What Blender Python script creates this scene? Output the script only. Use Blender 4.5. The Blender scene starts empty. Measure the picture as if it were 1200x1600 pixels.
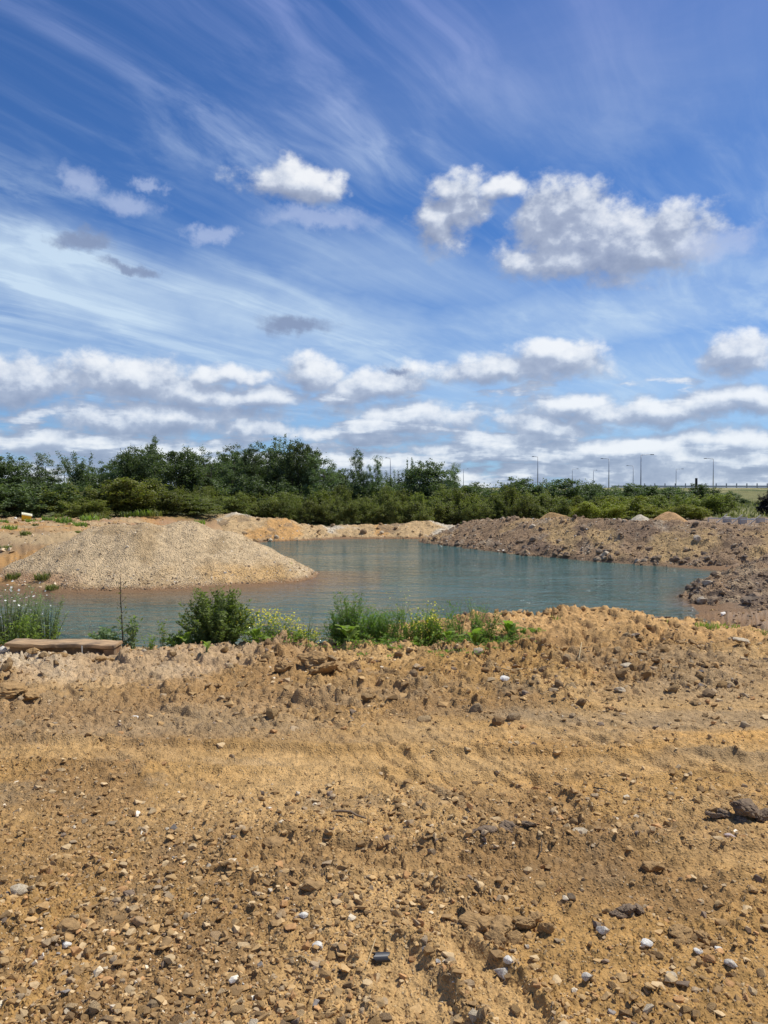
import bpy, math, random
import numpy as np
from mathutils import Vector, Matrix, Euler

# ------------------------------------------------------------------ camera, world, sun
SC = bpy.context.scene
COL = SC.collection
EYE, FPX, HOR = 1.6, 1202.0, 768.0
PITCH = math.atan((800 - HOR) / FPX)
cam = bpy.data.cameras.new('camera')
cam.sensor_fit = 'VERTICAL'; cam.sensor_height = 36; cam.lens = 36 * FPX / 1600
cam.clip_start = 0.05; cam.clip_end = 12000
co = bpy.data.objects.new('camera', cam); COL.objects.link(co)
co.location = (0, 0, EYE); co.rotation_euler = (math.pi / 2 - PITCH, 0, 0)
SC.camera = co

SUN_AZ, SUN_EL = math.radians(66), math.radians(59)
SKY_STRENGTH = 0.10
SUN_STRENGTH = 5.0
SC.view_settings.view_transform = 'Standard'
SC.view_settings.look = 'None'
SC.view_settings.gamma = 1
SC.view_settings.exposure = 0.0
SC.view_settings.use_curve_mapping = False

sl = bpy.data.lights.new('sun', 'SUN'); sl.energy = SUN_STRENGTH; sl.angle = math.radians(0.5)
sl.color = (1.0, 0.955, 0.88)
so = bpy.data.objects.new('sun', sl); COL.objects.link(so)
S = Vector((math.sin(SUN_AZ) * math.cos(SUN_EL), math.cos(SUN_AZ) * math.cos(SUN_EL), math.sin(SUN_EL)))
so.rotation_euler = S.to_track_quat('Z', 'Y').to_euler(); so.location = (20, 20, 60)


class G:
    """tiny helper for building node graphs"""
    def __init__(s, nt):
        s.nt = nt; s.n = nt.nodes; s.l = nt.links

    def node(s, t, **k):
        n = s.n.new(t)
        for a, b in k.items():
            setattr(n, a, b)
        return n

    def put(s, sock, v):
        if v is None:
            return
        if isinstance(v, bpy.types.NodeSocket):
            s.l.new(v, sock)
        else:
            if isinstance(v, (tuple, list)) and len(v) == 3 and sock.type == 'RGBA':
                v = tuple(v) + (1,)
            sock.default_value = v

    def m(s, op, a, b=None, c=None, clamp=False):
        n = s.node('ShaderNodeMath', operation=op, use_clamp=clamp)
        s.put(n.inputs[0], a); s.put(n.inputs[1], b); s.put(n.inputs[2], c)
        return n.outputs[0]

    def v(s, op, a, b=None, c=None, out=0):
        n = s.node('ShaderNodeVectorMath', operation=op)
        s.put(n.inputs[0], a); s.put(n.inputs[1], b)
        if c is not None:
            s.put(n.inputs[2], c)
        return n.outputs[out]

    def noise(s, vec, scale, detail=4, rough=0.55, dist=0.0, out='Fac'):
        n = s.node('ShaderNodeTexNoise')
        s.put(n.inputs['Vector'], vec)
        n.inputs['Scale'].default_value = scale; n.inputs['Detail'].default_value = detail
        n.inputs['Roughness'].default_value = rough; n.inputs['Distortion'].default_value = dist
        return n.outputs[out]

    def sstep(s, x, a, b, lo=0.0, hi=1.0):
        n = s.node('ShaderNodeMapRange', interpolation_type='SMOOTHSTEP')
        s.put(n.inputs[0], x)
        for i, q in enumerate((a, b, lo, hi)):
            n.inputs[i + 1].default_value = q
        return n.outputs[0]

    def mix(s, f, a, b, mode='MIX'):
        n = s.node('ShaderNodeMix', data_type='RGBA', blend_type=mode)
        s.put(n.inputs[0], f); s.put(n.inputs[6], a); s.put(n.inputs[7], b)
        return n.outputs[2]

    def xyz(s, a, b, c):
        n = s.node('ShaderNodeCombineXYZ')
        for i, q in enumerate((a, b, c)):
            s.put(n.inputs[i], q)
        return n.outputs[0]

    def sep(s, a):
        n = s.node('ShaderNodeSeparateXYZ'); s.put(n.inputs[0], a)
        return n.outputs


def azel(px, py):
    dx = (px - 600) / FPX; dz = (HOR - py) / FPX
    return math.degrees(math.atan(dx)), math.degrees(math.atan(dz / math.sqrt(1 + dx * dx)))


def build_world():
    w = bpy.data.worlds.new('World'); SC.world = w; w.use_nodes = True
    nt = w.node_tree; nt.nodes.clear(); g = G(nt)
    tc = g.node('ShaderNodeTexCoord')
    D = tc.outputs['Generated']
    x, y, z = g.sep(D)
    el = g.m('MULTIPLY', g.m('ARCSINE', z), 57.2958)
    az = g.m('MULTIPLY', g.m('ARCTAN2', x, y), 57.2958)
    p = g.xyz(az, el, 0.0)
    sky = g.node('ShaderNodeTexSky', sky_type='NISHITA', sun_disc=False)
    sky.sun_elevation = SUN_EL; sky.sun_rotation = SUN_AZ
    sky.altitude = 100; sky.air_density = 1.0; sky.dust_density = 0.25; sky.ozone_density = 3.0
    K = 1.0 / SKY_STRENGTH
    blue = g.mix(1.0, sky.outputs[0], (0.41, 0.69, 1.08), 'MULTIPLY')

    # high thin cirrus, on a plane overhead, combed along one wind direction
    zz = g.m('MAXIMUM', g.m('ADD', z, 0.06), 0.03)
    qx = g.m('DIVIDE', x, zz); qy = g.m('DIVIDE', y, zz)
    across = g.m('ADD', g.m('MULTIPLY', qx, 0.84), g.m('MULTIPLY', qy, -0.54))
    along = g.m('ADD', g.m('MULTIPLY', qx, 0.54), g.m('MULTIPLY', qy, 0.84))
    wv = g.noise(g.xyz(across, along, 3.0), 0.9, 3, 0.5, out='Color')
    wv = g.v('MULTIPLY', g.v('SUBTRACT', wv, (0.5, 0.5, 0.5)), (0.34, 0.5, 0.0))
    q = g.v('ADD', g.xyz(g.m('MULTIPLY', across, 1.25), g.m('MULTIPLY', along, 0.26), 0.0), wv)
    c1 = g.noise(q, 3.6, 9, 0.60, 0.25)
    c2 = g.noise(g.v('ADD', g.v('MULTIPLY', q, (1.0, 1.5, 1)), (7.1, 2.3, 0)), 1.1, 5, 0.55)
    c3 = g.noise(g.v('MULTIPLY', q, (1.0, 0.55, 1)), 15.0, 5, 0.6, 0.2)
    streak = g.m('ADD', g.m('MULTIPLY', g.sstep(c1, 0.42, 0.74), 0.85), g.m('MULTIPLY', g.sstep(c3, 0.42, 0.80), 0.22))
    cir = g.m('MULTIPLY', g.m('MULTIPLY', streak, g.sstep(c2, 0.36, 0.64, 0.25, 1.05)), g.sstep(el, 6.0, 20.0, 0.35, 1.0))
    # broad milky veils
    wq = g.v('MULTIPLY', g.v('SUBTRACT', g.noise(D, 3.5, 5, 0.6, out='Color'), (0.5, 0.5, 0.5)), (13.0, 5.0, 0))
    pw = g.v('ADD', p, wq)
    veil = None
    for (cx, cy, rx, ry, a, ang) in [(60, 430, 420, 85, .82, -9), (420, 500, 400, 72, .72, -10), (960, 500, 420, 62, .55, 3), (1120, 440, 190, 60, .42, 0),
                                     (980, 60, 420, 170, .36, 0), (620, 190, 300, 110, .16, 0), (1160, 250, 160, 120, .12, 0), (300, 560, 700, 80, .5, 0), (900, 600, 700, 100, .5, 0), (640, 440, 330, 60, .42, -8)]:
        A, E = azel(cx, cy)
        ra, re = rx / 21.0, ry / 21.0
        d = g.v('SUBTRACT', pw, (A, E, 0))
        if ang:
            r = g.node('ShaderNodeVectorRotate', rotation_type='Z_AXIS')
            g.put(r.inputs['Vector'], d); r.inputs['Angle'].default_value = math.radians(-ang)
            d = r.outputs[0]
        L = g.v('LENGTH', g.v('MULTIPLY', d, (1 / ra, 1 / re, 0)), out=1)
        f = g.sstep(L, 0.15, 1.25, a, 0.0)
        veil = f if veil is None else g.m('MAXIMUM', veil, f)
    # the veil goes on outside the frame as loose patches
    side = g.sstep(g.m('ABSOLUTE', az), 30, 48)
    gv = g.m('MULTIPLY', g.m('MULTIPLY', g.sstep(g.noise(D, 1.7, 4, 0.5), 0.42, 0.65), 0.55), side)
    veil = g.m('MAXIMUM', veil, gv)
    veil = g.m('MULTIPLY', veil, g.m('ADD', 0.70, g.m('ADD', g.m('MULTIPLY', g.sstep(c1, 0.3, 0.7), 0.12), g.m('MULTIPLY', g.sstep(g.noise(g.v('MULTIPLY', D, (1, 1, 2.5)), 6.0, 6, 0.6, 0.5), 0.3, 0.7), 0.34))))
    cir = g.m('ADD', cir, veil, clamp=True)
    cir = g.m('MULTIPLY', cir, 0.92)
    lav = g.sstep(el, 14, 34)
    cirrus_col = g.mix(lav, (0.62 * K, 0.77 * K, 0.92 * K), (0.27 * K, 0.35 * K, 0.70 * K))
    colr = g.mix(cir, blue, cirrus_col)
    # milky air towards the horizon
    hz = g.m('MULTIPLY', g.sstep(el, -2.0, 11.0, 1.0, 0.0), 0.55)
    colr = g.mix(hz, colr, (0.42 * K, 0.62 * K, 0.90 * K))

    # cumulus
    A_L = [(465, 289, 74, 24), (520, 304, 34, 15), (716, 300, 44, 20), (690, 350, 46, 34), (775, 300, 30, 14), (720, 335, 40, 30),
           (880, 335, 58, 36), (965, 385, 120, 42), (1040, 364, 50, 34), (890, 412, 84, 24), (900, 375, 60, 34),
           (782, 580, 140, 18), (868, 560, 66, 20), (40, 600, 110, 26), (180, 595, 120, 28), (300, 618, 110, 22), (395, 622, 66, 14),
           (476, 584, 54, 20), (590, 608, 80, 20), (640, 650, 108, 20), (1020, 640, 190, 16), (1165, 622, 80, 15), (1168, 556, 48, 24), (895, 630, 62, 14),
           (360, 588, 40, 14), (250, 655, 170, 22), (40, 690, 100, 16), (195, 702, 70, 12), (385, 672, 70, 13), (560, 682, 110, 13), (700, 700, 90, 12),
           (850, 668, 110, 15), (940, 700, 110, 12), (1110, 690, 130, 15)]
    A_D = []
    for (cx, cy, rx, ry) in A_L:
        A, E = azel(cx, cy)
        A_D.append((A, E, rx / 21.0 * 1.3, ry / 21.0 * 1.45))

    def field(pp, DD, detail):
        wc = g.noise(DD, 14.0, 3, 0.6, out='Color')
        wv = g.v('MULTIPLY', g.v('SUBTRACT', wc, (0.5, 0.5, 0.5)), (6.0, 2.2, 0))
        pv = g.v('ADD', pp, wv)
        dm = None
        for (A, E, ra, re) in A_D:
            L = g.v('LENGTH', g.v('MULTIPLY_ADD', pv, (1 / ra, 1 / re, 0), (-A / ra, -E / re, 0)), out=1)
            dm = L if dm is None else g.m('MINIMUM', dm, L)
        f = g.m('SUBTRACT', 1.0, dm)
        e2 = g.sep(pp)[1]
        a2 = g.sep(pp)[0]
        st = g.v('MULTIPLY', DD, (1, 1, 5.0))
        n = g.noise(st, 6.5, 5, 0.55)
        thr = g.m('ADD', g.m('ADD', g.sstep(e2, 0.0, 9.0, 0.30, 0.64), g.sstep(e2, 8.5, 15.0, 0.0, 0.2)), g.sstep(g.m('ABSOLUTE', a2), 29, 40, 0.0, -0.14))
        gen = g.m('MULTIPLY', g.m('SUBTRACT', n, thr), 6.0)
        f = g.m('MAXIMUM', g.m('MAXIMUM', f, -1.0), gen)
        f = g.m('MINIMUM', f, 1.0)
        b = g.noise(g.v('MULTIPLY', DD, (1, 1, 1.35)), 22.0, detail, 0.60)
        return g.m('ADD', f, g.m('MULTIPLY', g.m('SUBTRACT', b, 0.5), 1.8))
    f0 = field(p, D, 7)
    f1 = field(g.v('ADD', p, (0.45, 0.95, 0)), g.v('ADD', D, (0.008, 0.0, 0.0165)), 4)
    dens = g.sstep(f0, -0.12, 0.50)
    dens = g.m('MULTIPLY', dens, g.m('ADD', 0.80, g.m('MULTIPLY', g.sstep(el, 2, 24), 0.08)))
    sh = g.m('SUBTRACT', f0, f1)
    lit = g.sstep(sh, -0.72, 0.95)
    ramp = g.node('ShaderNodeValToRGB')
    g.put(ramp.inputs[0], lit)
    e = ramp.color_ramp.elements
    e[0].position = 0.0; e[0].color = (0.29 * K / 10, 0.34 * K / 10, 0.47 * K / 10, 1)
    e[1].position = 1.0; e[1].color = (0.98 * K / 10, 0.99 * K / 10, 1.0 * K / 10, 1)
    m1 = e.new(0.42); m1.color = (0.43 * K / 10, 0.485 * K / 10, 0.61 * K / 10, 1)
    m2 = e.new(0.68); m2.color = (0.68 * K / 10, 0.73 * K / 10, 0.82 * K / 10, 1)
    ccol = g.v('SCALE', ramp.outputs[0]); g_scale = ccol.node; g_scale.inputs['Scale'].default_value = 10.0
    colr = g.mix(dens, colr, ccol)

    # small grey and small pale scraps
    wc = g.v('MULTIPLY', g.v('SUBTRACT', g.noise(D, 22.0, 5, 0.65, out='Color'), (0.5, 0.5, 0.5)), (5.5, 2.8, 0))
    pv = g.v('ADD', p, wc)
    for lst, cc, am in (([(135, 384, 50, 17), (205, 424, 48, 10), (465, 509, 72, 17), (612, 577, 34, 9)], (0.24, 0.31, 0.48), 0.9),
                        ([(130, 288, 34, 24), (205, 322, 52, 18), (332, 368, 36, 15), (500, 345, 90, 18), (1120, 385, 60, 24), (245, 292, 30, 10)], (0.55, 0.63, 0.84), 0.5)):
        dm = None
        for (cx, cy, rx, ry) in lst:
            A, E = azel(cx, cy)
            L = g.v('LENGTH', g.v('MULTIPLY_ADD', pv, (21 / rx, 21 / ry, 0), (-A * 21 / rx, -E * 21 / ry, 0)), out=1)
            dm = L if dm is None else g.m('MINIMUM', dm, L)
        a = g.m('MULTIPLY', g.sstep(g.m('ADD', dm, g.m('MULTIPLY', c3, 0.5)), 0.55, 1.45, 1.0, 0.0), am)
        colr = g.mix(a, colr, tuple(k * K for k in cc))
    bg = g.node('ShaderNodeBackground'); g.put(bg.inputs[0], colr); bg.inputs[1].default_value = SKY_STRENGTH
    out = g.node('ShaderNodeOutputWorld'); g.l.new(bg.outputs[0], out.inputs[0])
    try:
        w.cycles.sampling_method = 'MANUAL'; w.cycles.sample_map_resolution = 512
    except Exception:
        pass


build_world()

# ------------------------------------------------------------------ geometry helpers
rs = np.random.RandomState(11)
CP, SP = math.cos(PITCH), math.sin(PITCH)


def ray(px, py):
    u = (px - 600) / FPX; v = (800 - py) / FPX
    return u, CP + v * SP, -SP + v * CP


def at_z(px, py, z):
    dx, dy, dz = ray(px, py); t = (z - EYE) / dz
    return dx * t, dy * t


def at_y(px, py, Y):
    dx, dy, dz = ray(px, py); t = Y / dy
    return dx * t, Y, EYE + dz * t


def _h(ix, iy, s):
    n = (ix.astype(np.int64) * 374761393 + iy.astype(np.int64) * 668265263 + s * 974634777) & 0xffffffff
    n = n.astype(np.uint64)
    n = ((n ^ (n >> np.uint64(13))) * np.uint64(1274126177)) & np.uint64(0xffffffff)
    n = n ^ (n >> np.uint64(16))
    return (n & np.uint64(0xffffff)).astype(np.float64) / 0xffffff


def vn(x, y, s=0):
    ix = np.floor(x); iy = np.floor(y); fx = x - ix; fy = y - iy
    fx = fx * fx * (3 - 2 * fx); fy = fy * fy * (3 - 2 * fy)
    a = _h(ix, iy, s); b = _h(ix + 1, iy, s); c = _h(ix, iy + 1, s); d = _h(ix + 1, iy + 1, s)
    return (a + (b - a) * fx) * (1 - fy) + (c + (d - c) * fx) * fy


def fbm(x, y, f=1.0, o=4, s=0, r=0.5):
    t = np.zeros_like(x); a = 1.0; n = 0
    for i in range(o):
        t += a * (vn(x * f + 17.3 * i, y * f - 9.1 * i, s + i) - 0.5); n += a
        # rotate a little between octaves
        x, y = x * 0.8 - y * 0.6, x * 0.6 + y * 0.8
        f *= 2.03; a *= r
    return t / n * 2


def worley(x, y, s=0):
    ix = np.floor(x); iy = np.floor(y)
    f1 = np.full(x.shape, 9.0); f2 = np.full(x.shape, 9.0); idv = np.zeros(x.shape); ox = np.zeros(x.shape); oy = np.zeros(x.shape)
    for a in (-1, 0, 1):
        for b in (-1, 0, 1):
            cx = ix + a; cy = iy + b
            ex_ = cx + 0.1 + 0.8 * _h(cx, cy, s) - x; ey_ = cy + 0.1 + 0.8 * _h(cx, cy, s + 1) - y
            d = np.hypot(ex_, ey_)
            k = d < f1
            f2 = np.where(k, f1, np.minimum(f2, d))
            idv = np.where(k, _h(cx, cy, s + 2), idv)
            f1 = np.where(k, d, f1); ox = np.where(k, ex_, ox); oy = np.where(k, ey_, oy)
    return f1, f2, idv, ox, oy


def clods(x, y, cell, s, fill=0.7):
    """rounded lumps lying at random, height 0..1, plus the id of the lump"""
    wx = x + cell * 0.35 * fbm(x, y, 2.2 / cell, 2, s + 40); wy = y + cell * 0.35 * fbm(x, y, 2.2 / cell, 2, s + 50)
    f1, f2, i, ox, oy = worley(wx / cell, wy / cell, s)
    r = 0.30 + 0.35 * ((i * 7.77) % 1)
    dome = np.sqrt(np.maximum(0, 1 - (f1 / r) ** 2)) * np.minimum(1, (f2 - f1) * 5)
    an = i * 271.3
    blk = np.clip((f2 - f1) * 6, 0, 1) * np.clip((r * 1.15 - f1) / r * 4, 0, 1) * (0.62 + 1.0 * (ox * np.cos(an) + oy * np.sin(an)))
    h = np.where((i * 13.1) % 1 < 0.3, dome, np.maximum(blk, 0))
    h *= (i < fill) * (0.35 + 0.65 * ((i * 31.7) % 1))
    return h, i


def ss(x, a, b):
    t = np.clip((x - a) / (b - a), 0, 1)
    return t * t * (3 - 2 * t)


def mesh_np(name, V, faces, mat=None, attrs=None, smooth=False):
    """faces: list of int arrays (n,k)"""
    me = bpy.data.meshes.new(name)
    V = np.ascontiguousarray(V, dtype=np.float32)
    me.vertices.add(len(V)); me.vertices.foreach_set('co', V.ravel())
    nl = sum(f.size for f in faces); npg = sum(len(f) for f in faces)
    me.loops.add(nl); me.polygons.add(npg)
    me.loops.foreach_set('vertex_index', np.concatenate([f.ravel() for f in faces]).astype(np.int32))
    tot = np.concatenate([np.full(len(f), f.shape[1]) for f in faces])
    me.polygons.foreach_set('loop_start', np.concatenate([[0], np.cumsum(tot)[:-1]]).astype(np.int32))
    me.polygons.foreach_set('use_smooth', np.full(npg, smooth, dtype=bool))
    for an, arr in (attrs or {}).items():
        arr = np.asarray(arr, dtype=np.float32)
        if arr.ndim == 1:
            a = me.attributes.new(an, 'FLOAT', 'POINT'); a.data.foreach_set('value', arr)
        else:
            if arr.shape[1] == 3:
                arr = np.hstack([arr, np.ones((len(arr), 1), np.float32)])
            a = me.attributes.new(an, 'FLOAT_COLOR', 'POINT'); a.data.foreach_set('color', arr.ravel())
    me.update(calc_edges=True)
    if mat:
        me.materials.append(mat)
    return me


def link(name, data, parent=None, loc=(0, 0, 0), rot=(0, 0, 0), sc=(1, 1, 1), **p):
    o = bpy.data.objects.new(name, data); COL.objects.link(o)
    o.location = loc; o.rotation_euler = rot
    o.scale = sc if isinstance(sc, (tuple, list)) else (sc, sc, sc)
    if parent:
        o.parent = parent
    for k, v in p.items():
        o[{'cat': 'category'}.get(k, k)] = v
    return o


def grid_faces(nr, nc, keep=None):
    i = np.arange(nr * nc).reshape(nr, nc)
    f = np.stack([i[:-1, :-1], i[:-1, 1:], i[1:, 1:], i[1:, :-1]], -1).reshape(-1, 4)
    return f if keep is None else f[keep.ravel()]


class MB:
    """collects boxes and tubes into one mesh"""
    def __init__(s):
        s.V = []; s.F = []; s.n = 0

    def add(s, V, F):
        s.V.append(np.asarray(V, float)); s.F += [[i + s.n for i in f] for f in F]; s.n += len(V)

    def box(s, c, d, rot=None, jit=0, rng=None):
        P = np.array([[x, y, z] for x in (-.5, .5) for y in (-.5, .5) for z in (-.5, .5)]) * np.array(d)
        if jit:
            P += (rng or rs).uniform(-jit, jit, P.shape)
        if rot is not None:
            P = P @ np.array(Euler(rot).to_matrix()).T
        s.add(P + np.array(c), [(0, 1, 3, 2), (4, 6, 7, 5), (0, 4, 5, 1), (2, 3, 7, 6), (0, 2, 6, 4), (1, 5, 7, 3)])

    def tube(s, pts, rad, n=6):
        pts = [Vector(p) for p in pts]; V = []; F = []
        if not isinstance(rad, (list, tuple)):
            rad = [rad] * len(pts)
        for i, p in enumerate(pts):
            t = (pts[min(i + 1, len(pts) - 1)] - pts[max(i - 1, 0)]).normalized()
            a = t.orthogonal().normalized() if i == 0 else (a - t * a.dot(t)).normalized()
            b = t.cross(a)
            for k in range(n):
                th = 2 * math.pi * k / n
                V.append(p + (a * math.cos(th) + b * math.sin(th)) * rad[i])
        for i in range(len(pts) - 1):
            for k in range(n):
                F.append((i * n + k, i * n + (k + 1) % n, (i + 1) * n + (k + 1) % n, (i + 1) * n + k))
        F.append(tuple(range(n))[::-1]); F.append(tuple((len(pts) - 1) * n + k for k in range(n)))
        s.add([tuple(v) for v in V], F)

    def mesh(s, name, mat, smooth=False):
        me = bpy.data.meshes.new(name)
        me.from_pydata(np.vstack(s.V).tolist(), [], s.F)
        me.polygons.foreach_set('use_smooth', [bool(smooth)] * len(me.polygons))
        me.materials.append(mat)
        return me


# ------------------------------------------------------------------ materials
def new_mat(name):
    m = bpy.data.materials.new(name); m.use_nodes = True
    g = G(m.node_tree); b = g.n['Principled BSDF']
    return m, g, b


def attr(g, n, kind='GEOMETRY'):
    a = g.node('ShaderNodeAttribute', attribute_name=n, attribute_type=kind)
    return a.outputs


def earth_mat(name, fine=1.0, bump=0.6, grain=70.0, speck=0.5, far=False):
    m, g, b = new_mat(name)
    tc = g.node('ShaderNodeTexCoord').outputs['Object']
    c = attr(g, 'col')['Color']
    n1 = g.noise(tc, grain * 0.25, 6, 0.65)
    n2 = g.noise(tc, grain * 1.6, 4, 0.7)
    f = g.m('ADD', g.m('MULTIPLY', g.m('SUBTRACT', n1, 0.5), 1.3 * fine), g.m('MULTIPLY', g.m('SUBTRACT', n2, 0.5), 1.1 * fine))
    f = g.m('ADD', f, 1.0)
    col = g.v('SCALE', c); g.put(col.node.inputs['Scale'], g.m('MAXIMUM', f, 0.25))
    # grains and grit: voronoi cells that differ in tone
    vo = g.node('ShaderNodeTexVoronoi'); g.put(vo.inputs['Vector'], tc); vo.inputs['Scale'].default_value = grain
    sel = g.sstep(g.sep(vo.outputs['Color'])[0], 0.80, 0.90)
    edge = g.sstep(vo.outputs['Distance'], 0.20, 0.42, 1.0, 0.0)
    pale = g.mix(g.sep(vo.outputs['Color'])[1], (0.58, 0.46, 0.28), (0.17, 0.11, 0.055))
    col = g.mix(g.m('MULTIPLY', g.m('MULTIPLY', sel, edge), speck), col, pale)
    g.put(b.inputs['Base Color'], col)
    b.inputs['Roughness'].default_value = 0.95
    b.inputs['Specular IOR Level'].default_value = 0.15
    v2 = g.node('ShaderNodeTexVoronoi'); g.put(v2.inputs['Vector'], g.v('ADD', tc, g.v('SCALE', g.noise(tc, grain * .5, 2, out='Color'))))
    v2.inputs['Scale'].default_value = grain * 0.55
    g.n[-1]
    hgt = g.m('ADD', g.m('MULTIPLY', n1, 0.9), g.m('ADD', g.m('MULTIPLY', n2, 0.35), g.m('MULTIPLY', g.sstep(vo.outputs['Distance'], 0.0, 0.6, 0.5, 0.0), 0.8)))
    bp = g.node('ShaderNodeBump'); g.put(bp.inputs['Height'], hgt)
    bp.inputs['Strength'].default_value = bump; bp.inputs['Distance'].default_value = 1.6 / grain
    g.l.new(bp.outputs[0], b.inputs['Normal'])
    return m


M_GROUND = earth_mat('clay_ground_surface', 1.1, 0.8, 80.0, 0.75)
M_HEAP = earth_mat('heaped_soil_surface', 1.0, 0.9, 16.0, 0.6)


def stone_mat(name, use_col):
    m, g, b = new_mat(name)
    tc = g.node('ShaderNodeTexCoord').outputs['Object']
    if use_col:
        base = attr(g, 'col')['Color']
    else:
        oi = g.node('ShaderNodeObjectInfo')
        r = g.node('ShaderNodeValToRGB'); g.put(r.inputs[0], oi.outputs['Random'])
        r.color_ramp.interpolation = 'CONSTANT'
        e = r.color_ramp.elements
        cols = [(0.33, 0.205, 0.085), (0.38, 0.245, 0.11), (0.28, 0.175, 0.08), (0.42, 0.295, 0.15), (0.34, 0.24, 0.13), (0.47, 0.33, 0.17), (0.30, 0.20, 0.105), (0.60, 0.49, 0.33)]
        e[0].position = 0; e[0].color = cols[0] + (1,)
        e[1].position = 0.22; e[1].color = cols[1] + (1,)
        for k, c in enumerate(cols[2:]):
            q = e.new(0.40 + k * 0.105); q.color = c + (1,)
        base = r.outputs[0]
    n = g.noise(tc, 45.0 if use_col else 5.0, 6, 0.65)
    s = g.v('SCALE', base); g.put(s.node.inputs['Scale'], g.m('ADD', 0.55, g.m('MULTIPLY', n, 0.9)))
    g.put(b.inputs['Base Color'], s)
    b.inputs['Roughness'].default_value = 0.9; b.inputs['Specular IOR Level'].default_value = 0.2
    bp = g.node('ShaderNodeBump'); g.put(bp.inputs['Height'], g.noise(tc, 60.0 if use_col else 7.0, 5, 0.7))
    bp.inputs['Strength'].default_value = 0.6; bp.inputs['Distance'].default_value = 0.008 if use_col else 0.1
    g.l.new(bp.outputs[0], b.inputs['Normal'])
    return m


M_PEB = stone_mat('loose_pebble_surface', True)
M_STONE = stone_mat('loose_stone_surface', False)


def solid_stone(name, c1, c2, scale=4.0, rough=0.85, bump=0.5):
    m, g, b = new_mat(name)
    tc = g.node('ShaderNodeTexCoord').outputs['Object']
    n = g.noise(tc, scale, 7, 0.7, 0.3)
    g.put(b.inputs['Base Color'], g.mix(g.sstep(n, 0.38, 0.62), c1, c2))
    b.inputs['Roughness'].default_value = rough; b.inputs['Specular IOR Level'].default_value = 0.25
    bp = g.node('ShaderNodeBump'); g.put(bp.inputs['Height'], g.noise(tc, scale * 3, 6, 0.7))
    bp.inputs['Strength'].default_value = bump; bp.inputs['Distance'].default_value = 0.15 / scale
    g.l.new(bp.outputs[0], b.inputs['Normal'])
    return m


def leaf_mat(name, c_dark, c_light, trans=0.35, vary=0.5):
    m, g, b = new_mat(name)
    t = attr(g, 'tint')['Fac']
    oi = g.node('ShaderNodeObjectInfo').outputs['Random']
    f = g.m('ADD', g.m('MULTIPLY', t, 0.75), g.m('MULTIPLY', oi, 0.3), clamp=True)
    col = g.mix(f, c_dark, c_light)
    h = g.node('ShaderNodeHueSaturation')
    g.put(h.inputs['Color'], col)
    g.put(h.inputs['Hue'], g.m('ADD', 0.5, g.m('MULTIPLY', g.m('SUBTRACT', oi, 0.5), 0.05 * vary)))
    g.put(h.inputs['Value'], g.m('ADD', 1.0, g.m('MULTIPLY', g.m('SUBTRACT', g.m('FRACT', g.m('MULTIPLY', oi, 7.3)), 0.5), 0.6 * vary)))
    g.put(b.inputs['Base Color'], h.outputs[0])
    b.inputs['Roughness'].default_value = 0.55; b.inputs['Specular IOR Level'].default_value = 0.3
    tr = g.node('ShaderNodeBsdfTranslucent')
    tcol = g.mix(1.0, h.outputs[0], (1.25, 1.5, 0.6), 'MULTIPLY')
    g.put(tr.inputs[0], tcol)
    mx = g.node('ShaderNodeMixShader'); mx.inputs[0].default_value = trans
    g.l.new(b.outputs[0], mx.inputs[1]); g.l.new(tr.outputs[0], mx.inputs[2])
    g.l.new(mx.outputs[0], g.n['Material Output'].inputs[0])
    return m


def plain(name, c, rough=0.6, metal=0.0, var=0.15, scale=8.0):
    m, g, b = new_mat(name)
    tc = g.node('ShaderNodeTexCoord').outputs['Object']
    n = g.noise(tc, scale, 5, 0.6)
    s = g.v('SCALE', tuple(c)); g.put(s.node.inputs['Scale'], g.m('ADD', 1 - var, g.m('MULTIPLY', n, 2 * var)))
    g.put(b.inputs['Base Color'], s)
    b.inputs['Roughness'].default_value = rough; b.inputs['Metallic'].default_value = metal
    return m


M_L_DARK = leaf_mat('dark_tree_leaves', (0.050, 0.076, 0.028), (0.145, 0.185, 0.075), 0.3)
M_L_WILLOW = leaf_mat('willow_leaves', (0.075, 0.110, 0.045), (0.20, 0.25, 0.125), 0.33)
M_L_OLIVE = leaf_mat('olive_bush_leaves', (0.085, 0.102, 0.024), (0.26, 0.27, 0.065), 0.36)
M_L_BRAM = leaf_mat('bramble_leaves', (0.075, 0.092, 0.025), (0.245, 0.25, 0.075), 0.35)
M_L_BROOM = leaf_mat('broom_leaves', (0.12, 0.135, 0.022), (0.32, 0.31, 0.05), 0.3)
M_L_PURPLE = leaf_mat('dark_conifer_leaves', (0.010, 0.010, 0.012), (0.028, 0.024, 0.026), 0.1)
M_L_NEAR = leaf_mat('weed_leaves', (0.10, 0.155, 0.03), (0.28, 0.36, 0.08), 0.42)
M_L_BUSH = leaf_mat('near_bush_leaves', (0.06, 0.09, 0.02), (0.20, 0.24, 0.06), 0.35)
M_L_FEATH = leaf_mat('feathery_weed_leaves', (0.085, 0.165, 0.028), (0.25, 0.36, 0.07), 0.42)
M_L_GREY = leaf_mat('grey_green_weed_leaves', (0.11, 0.155, 0.07), (0.27, 0.34, 0.16), 0.38)
M_GRASS = leaf_mat('rough_grass_blades', (0.11, 0.125, 0.04), (0.30, 0.28, 0.12), 0.3)
M_F_YEL = leaf_mat('yellow_petals', (0.62, 0.52, 0.03), (0.80, 0.72, 0.08), 0.3, 0.0)
M_F_WHI = leaf_mat('white_petals', (0.72, 0.72, 0.66), (0.85, 0.85, 0.80), 0.2, 0.0)
M_BARK = plain('bark', (0.10, 0.08, 0.06), 0.9, 0, 0.35)
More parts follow.
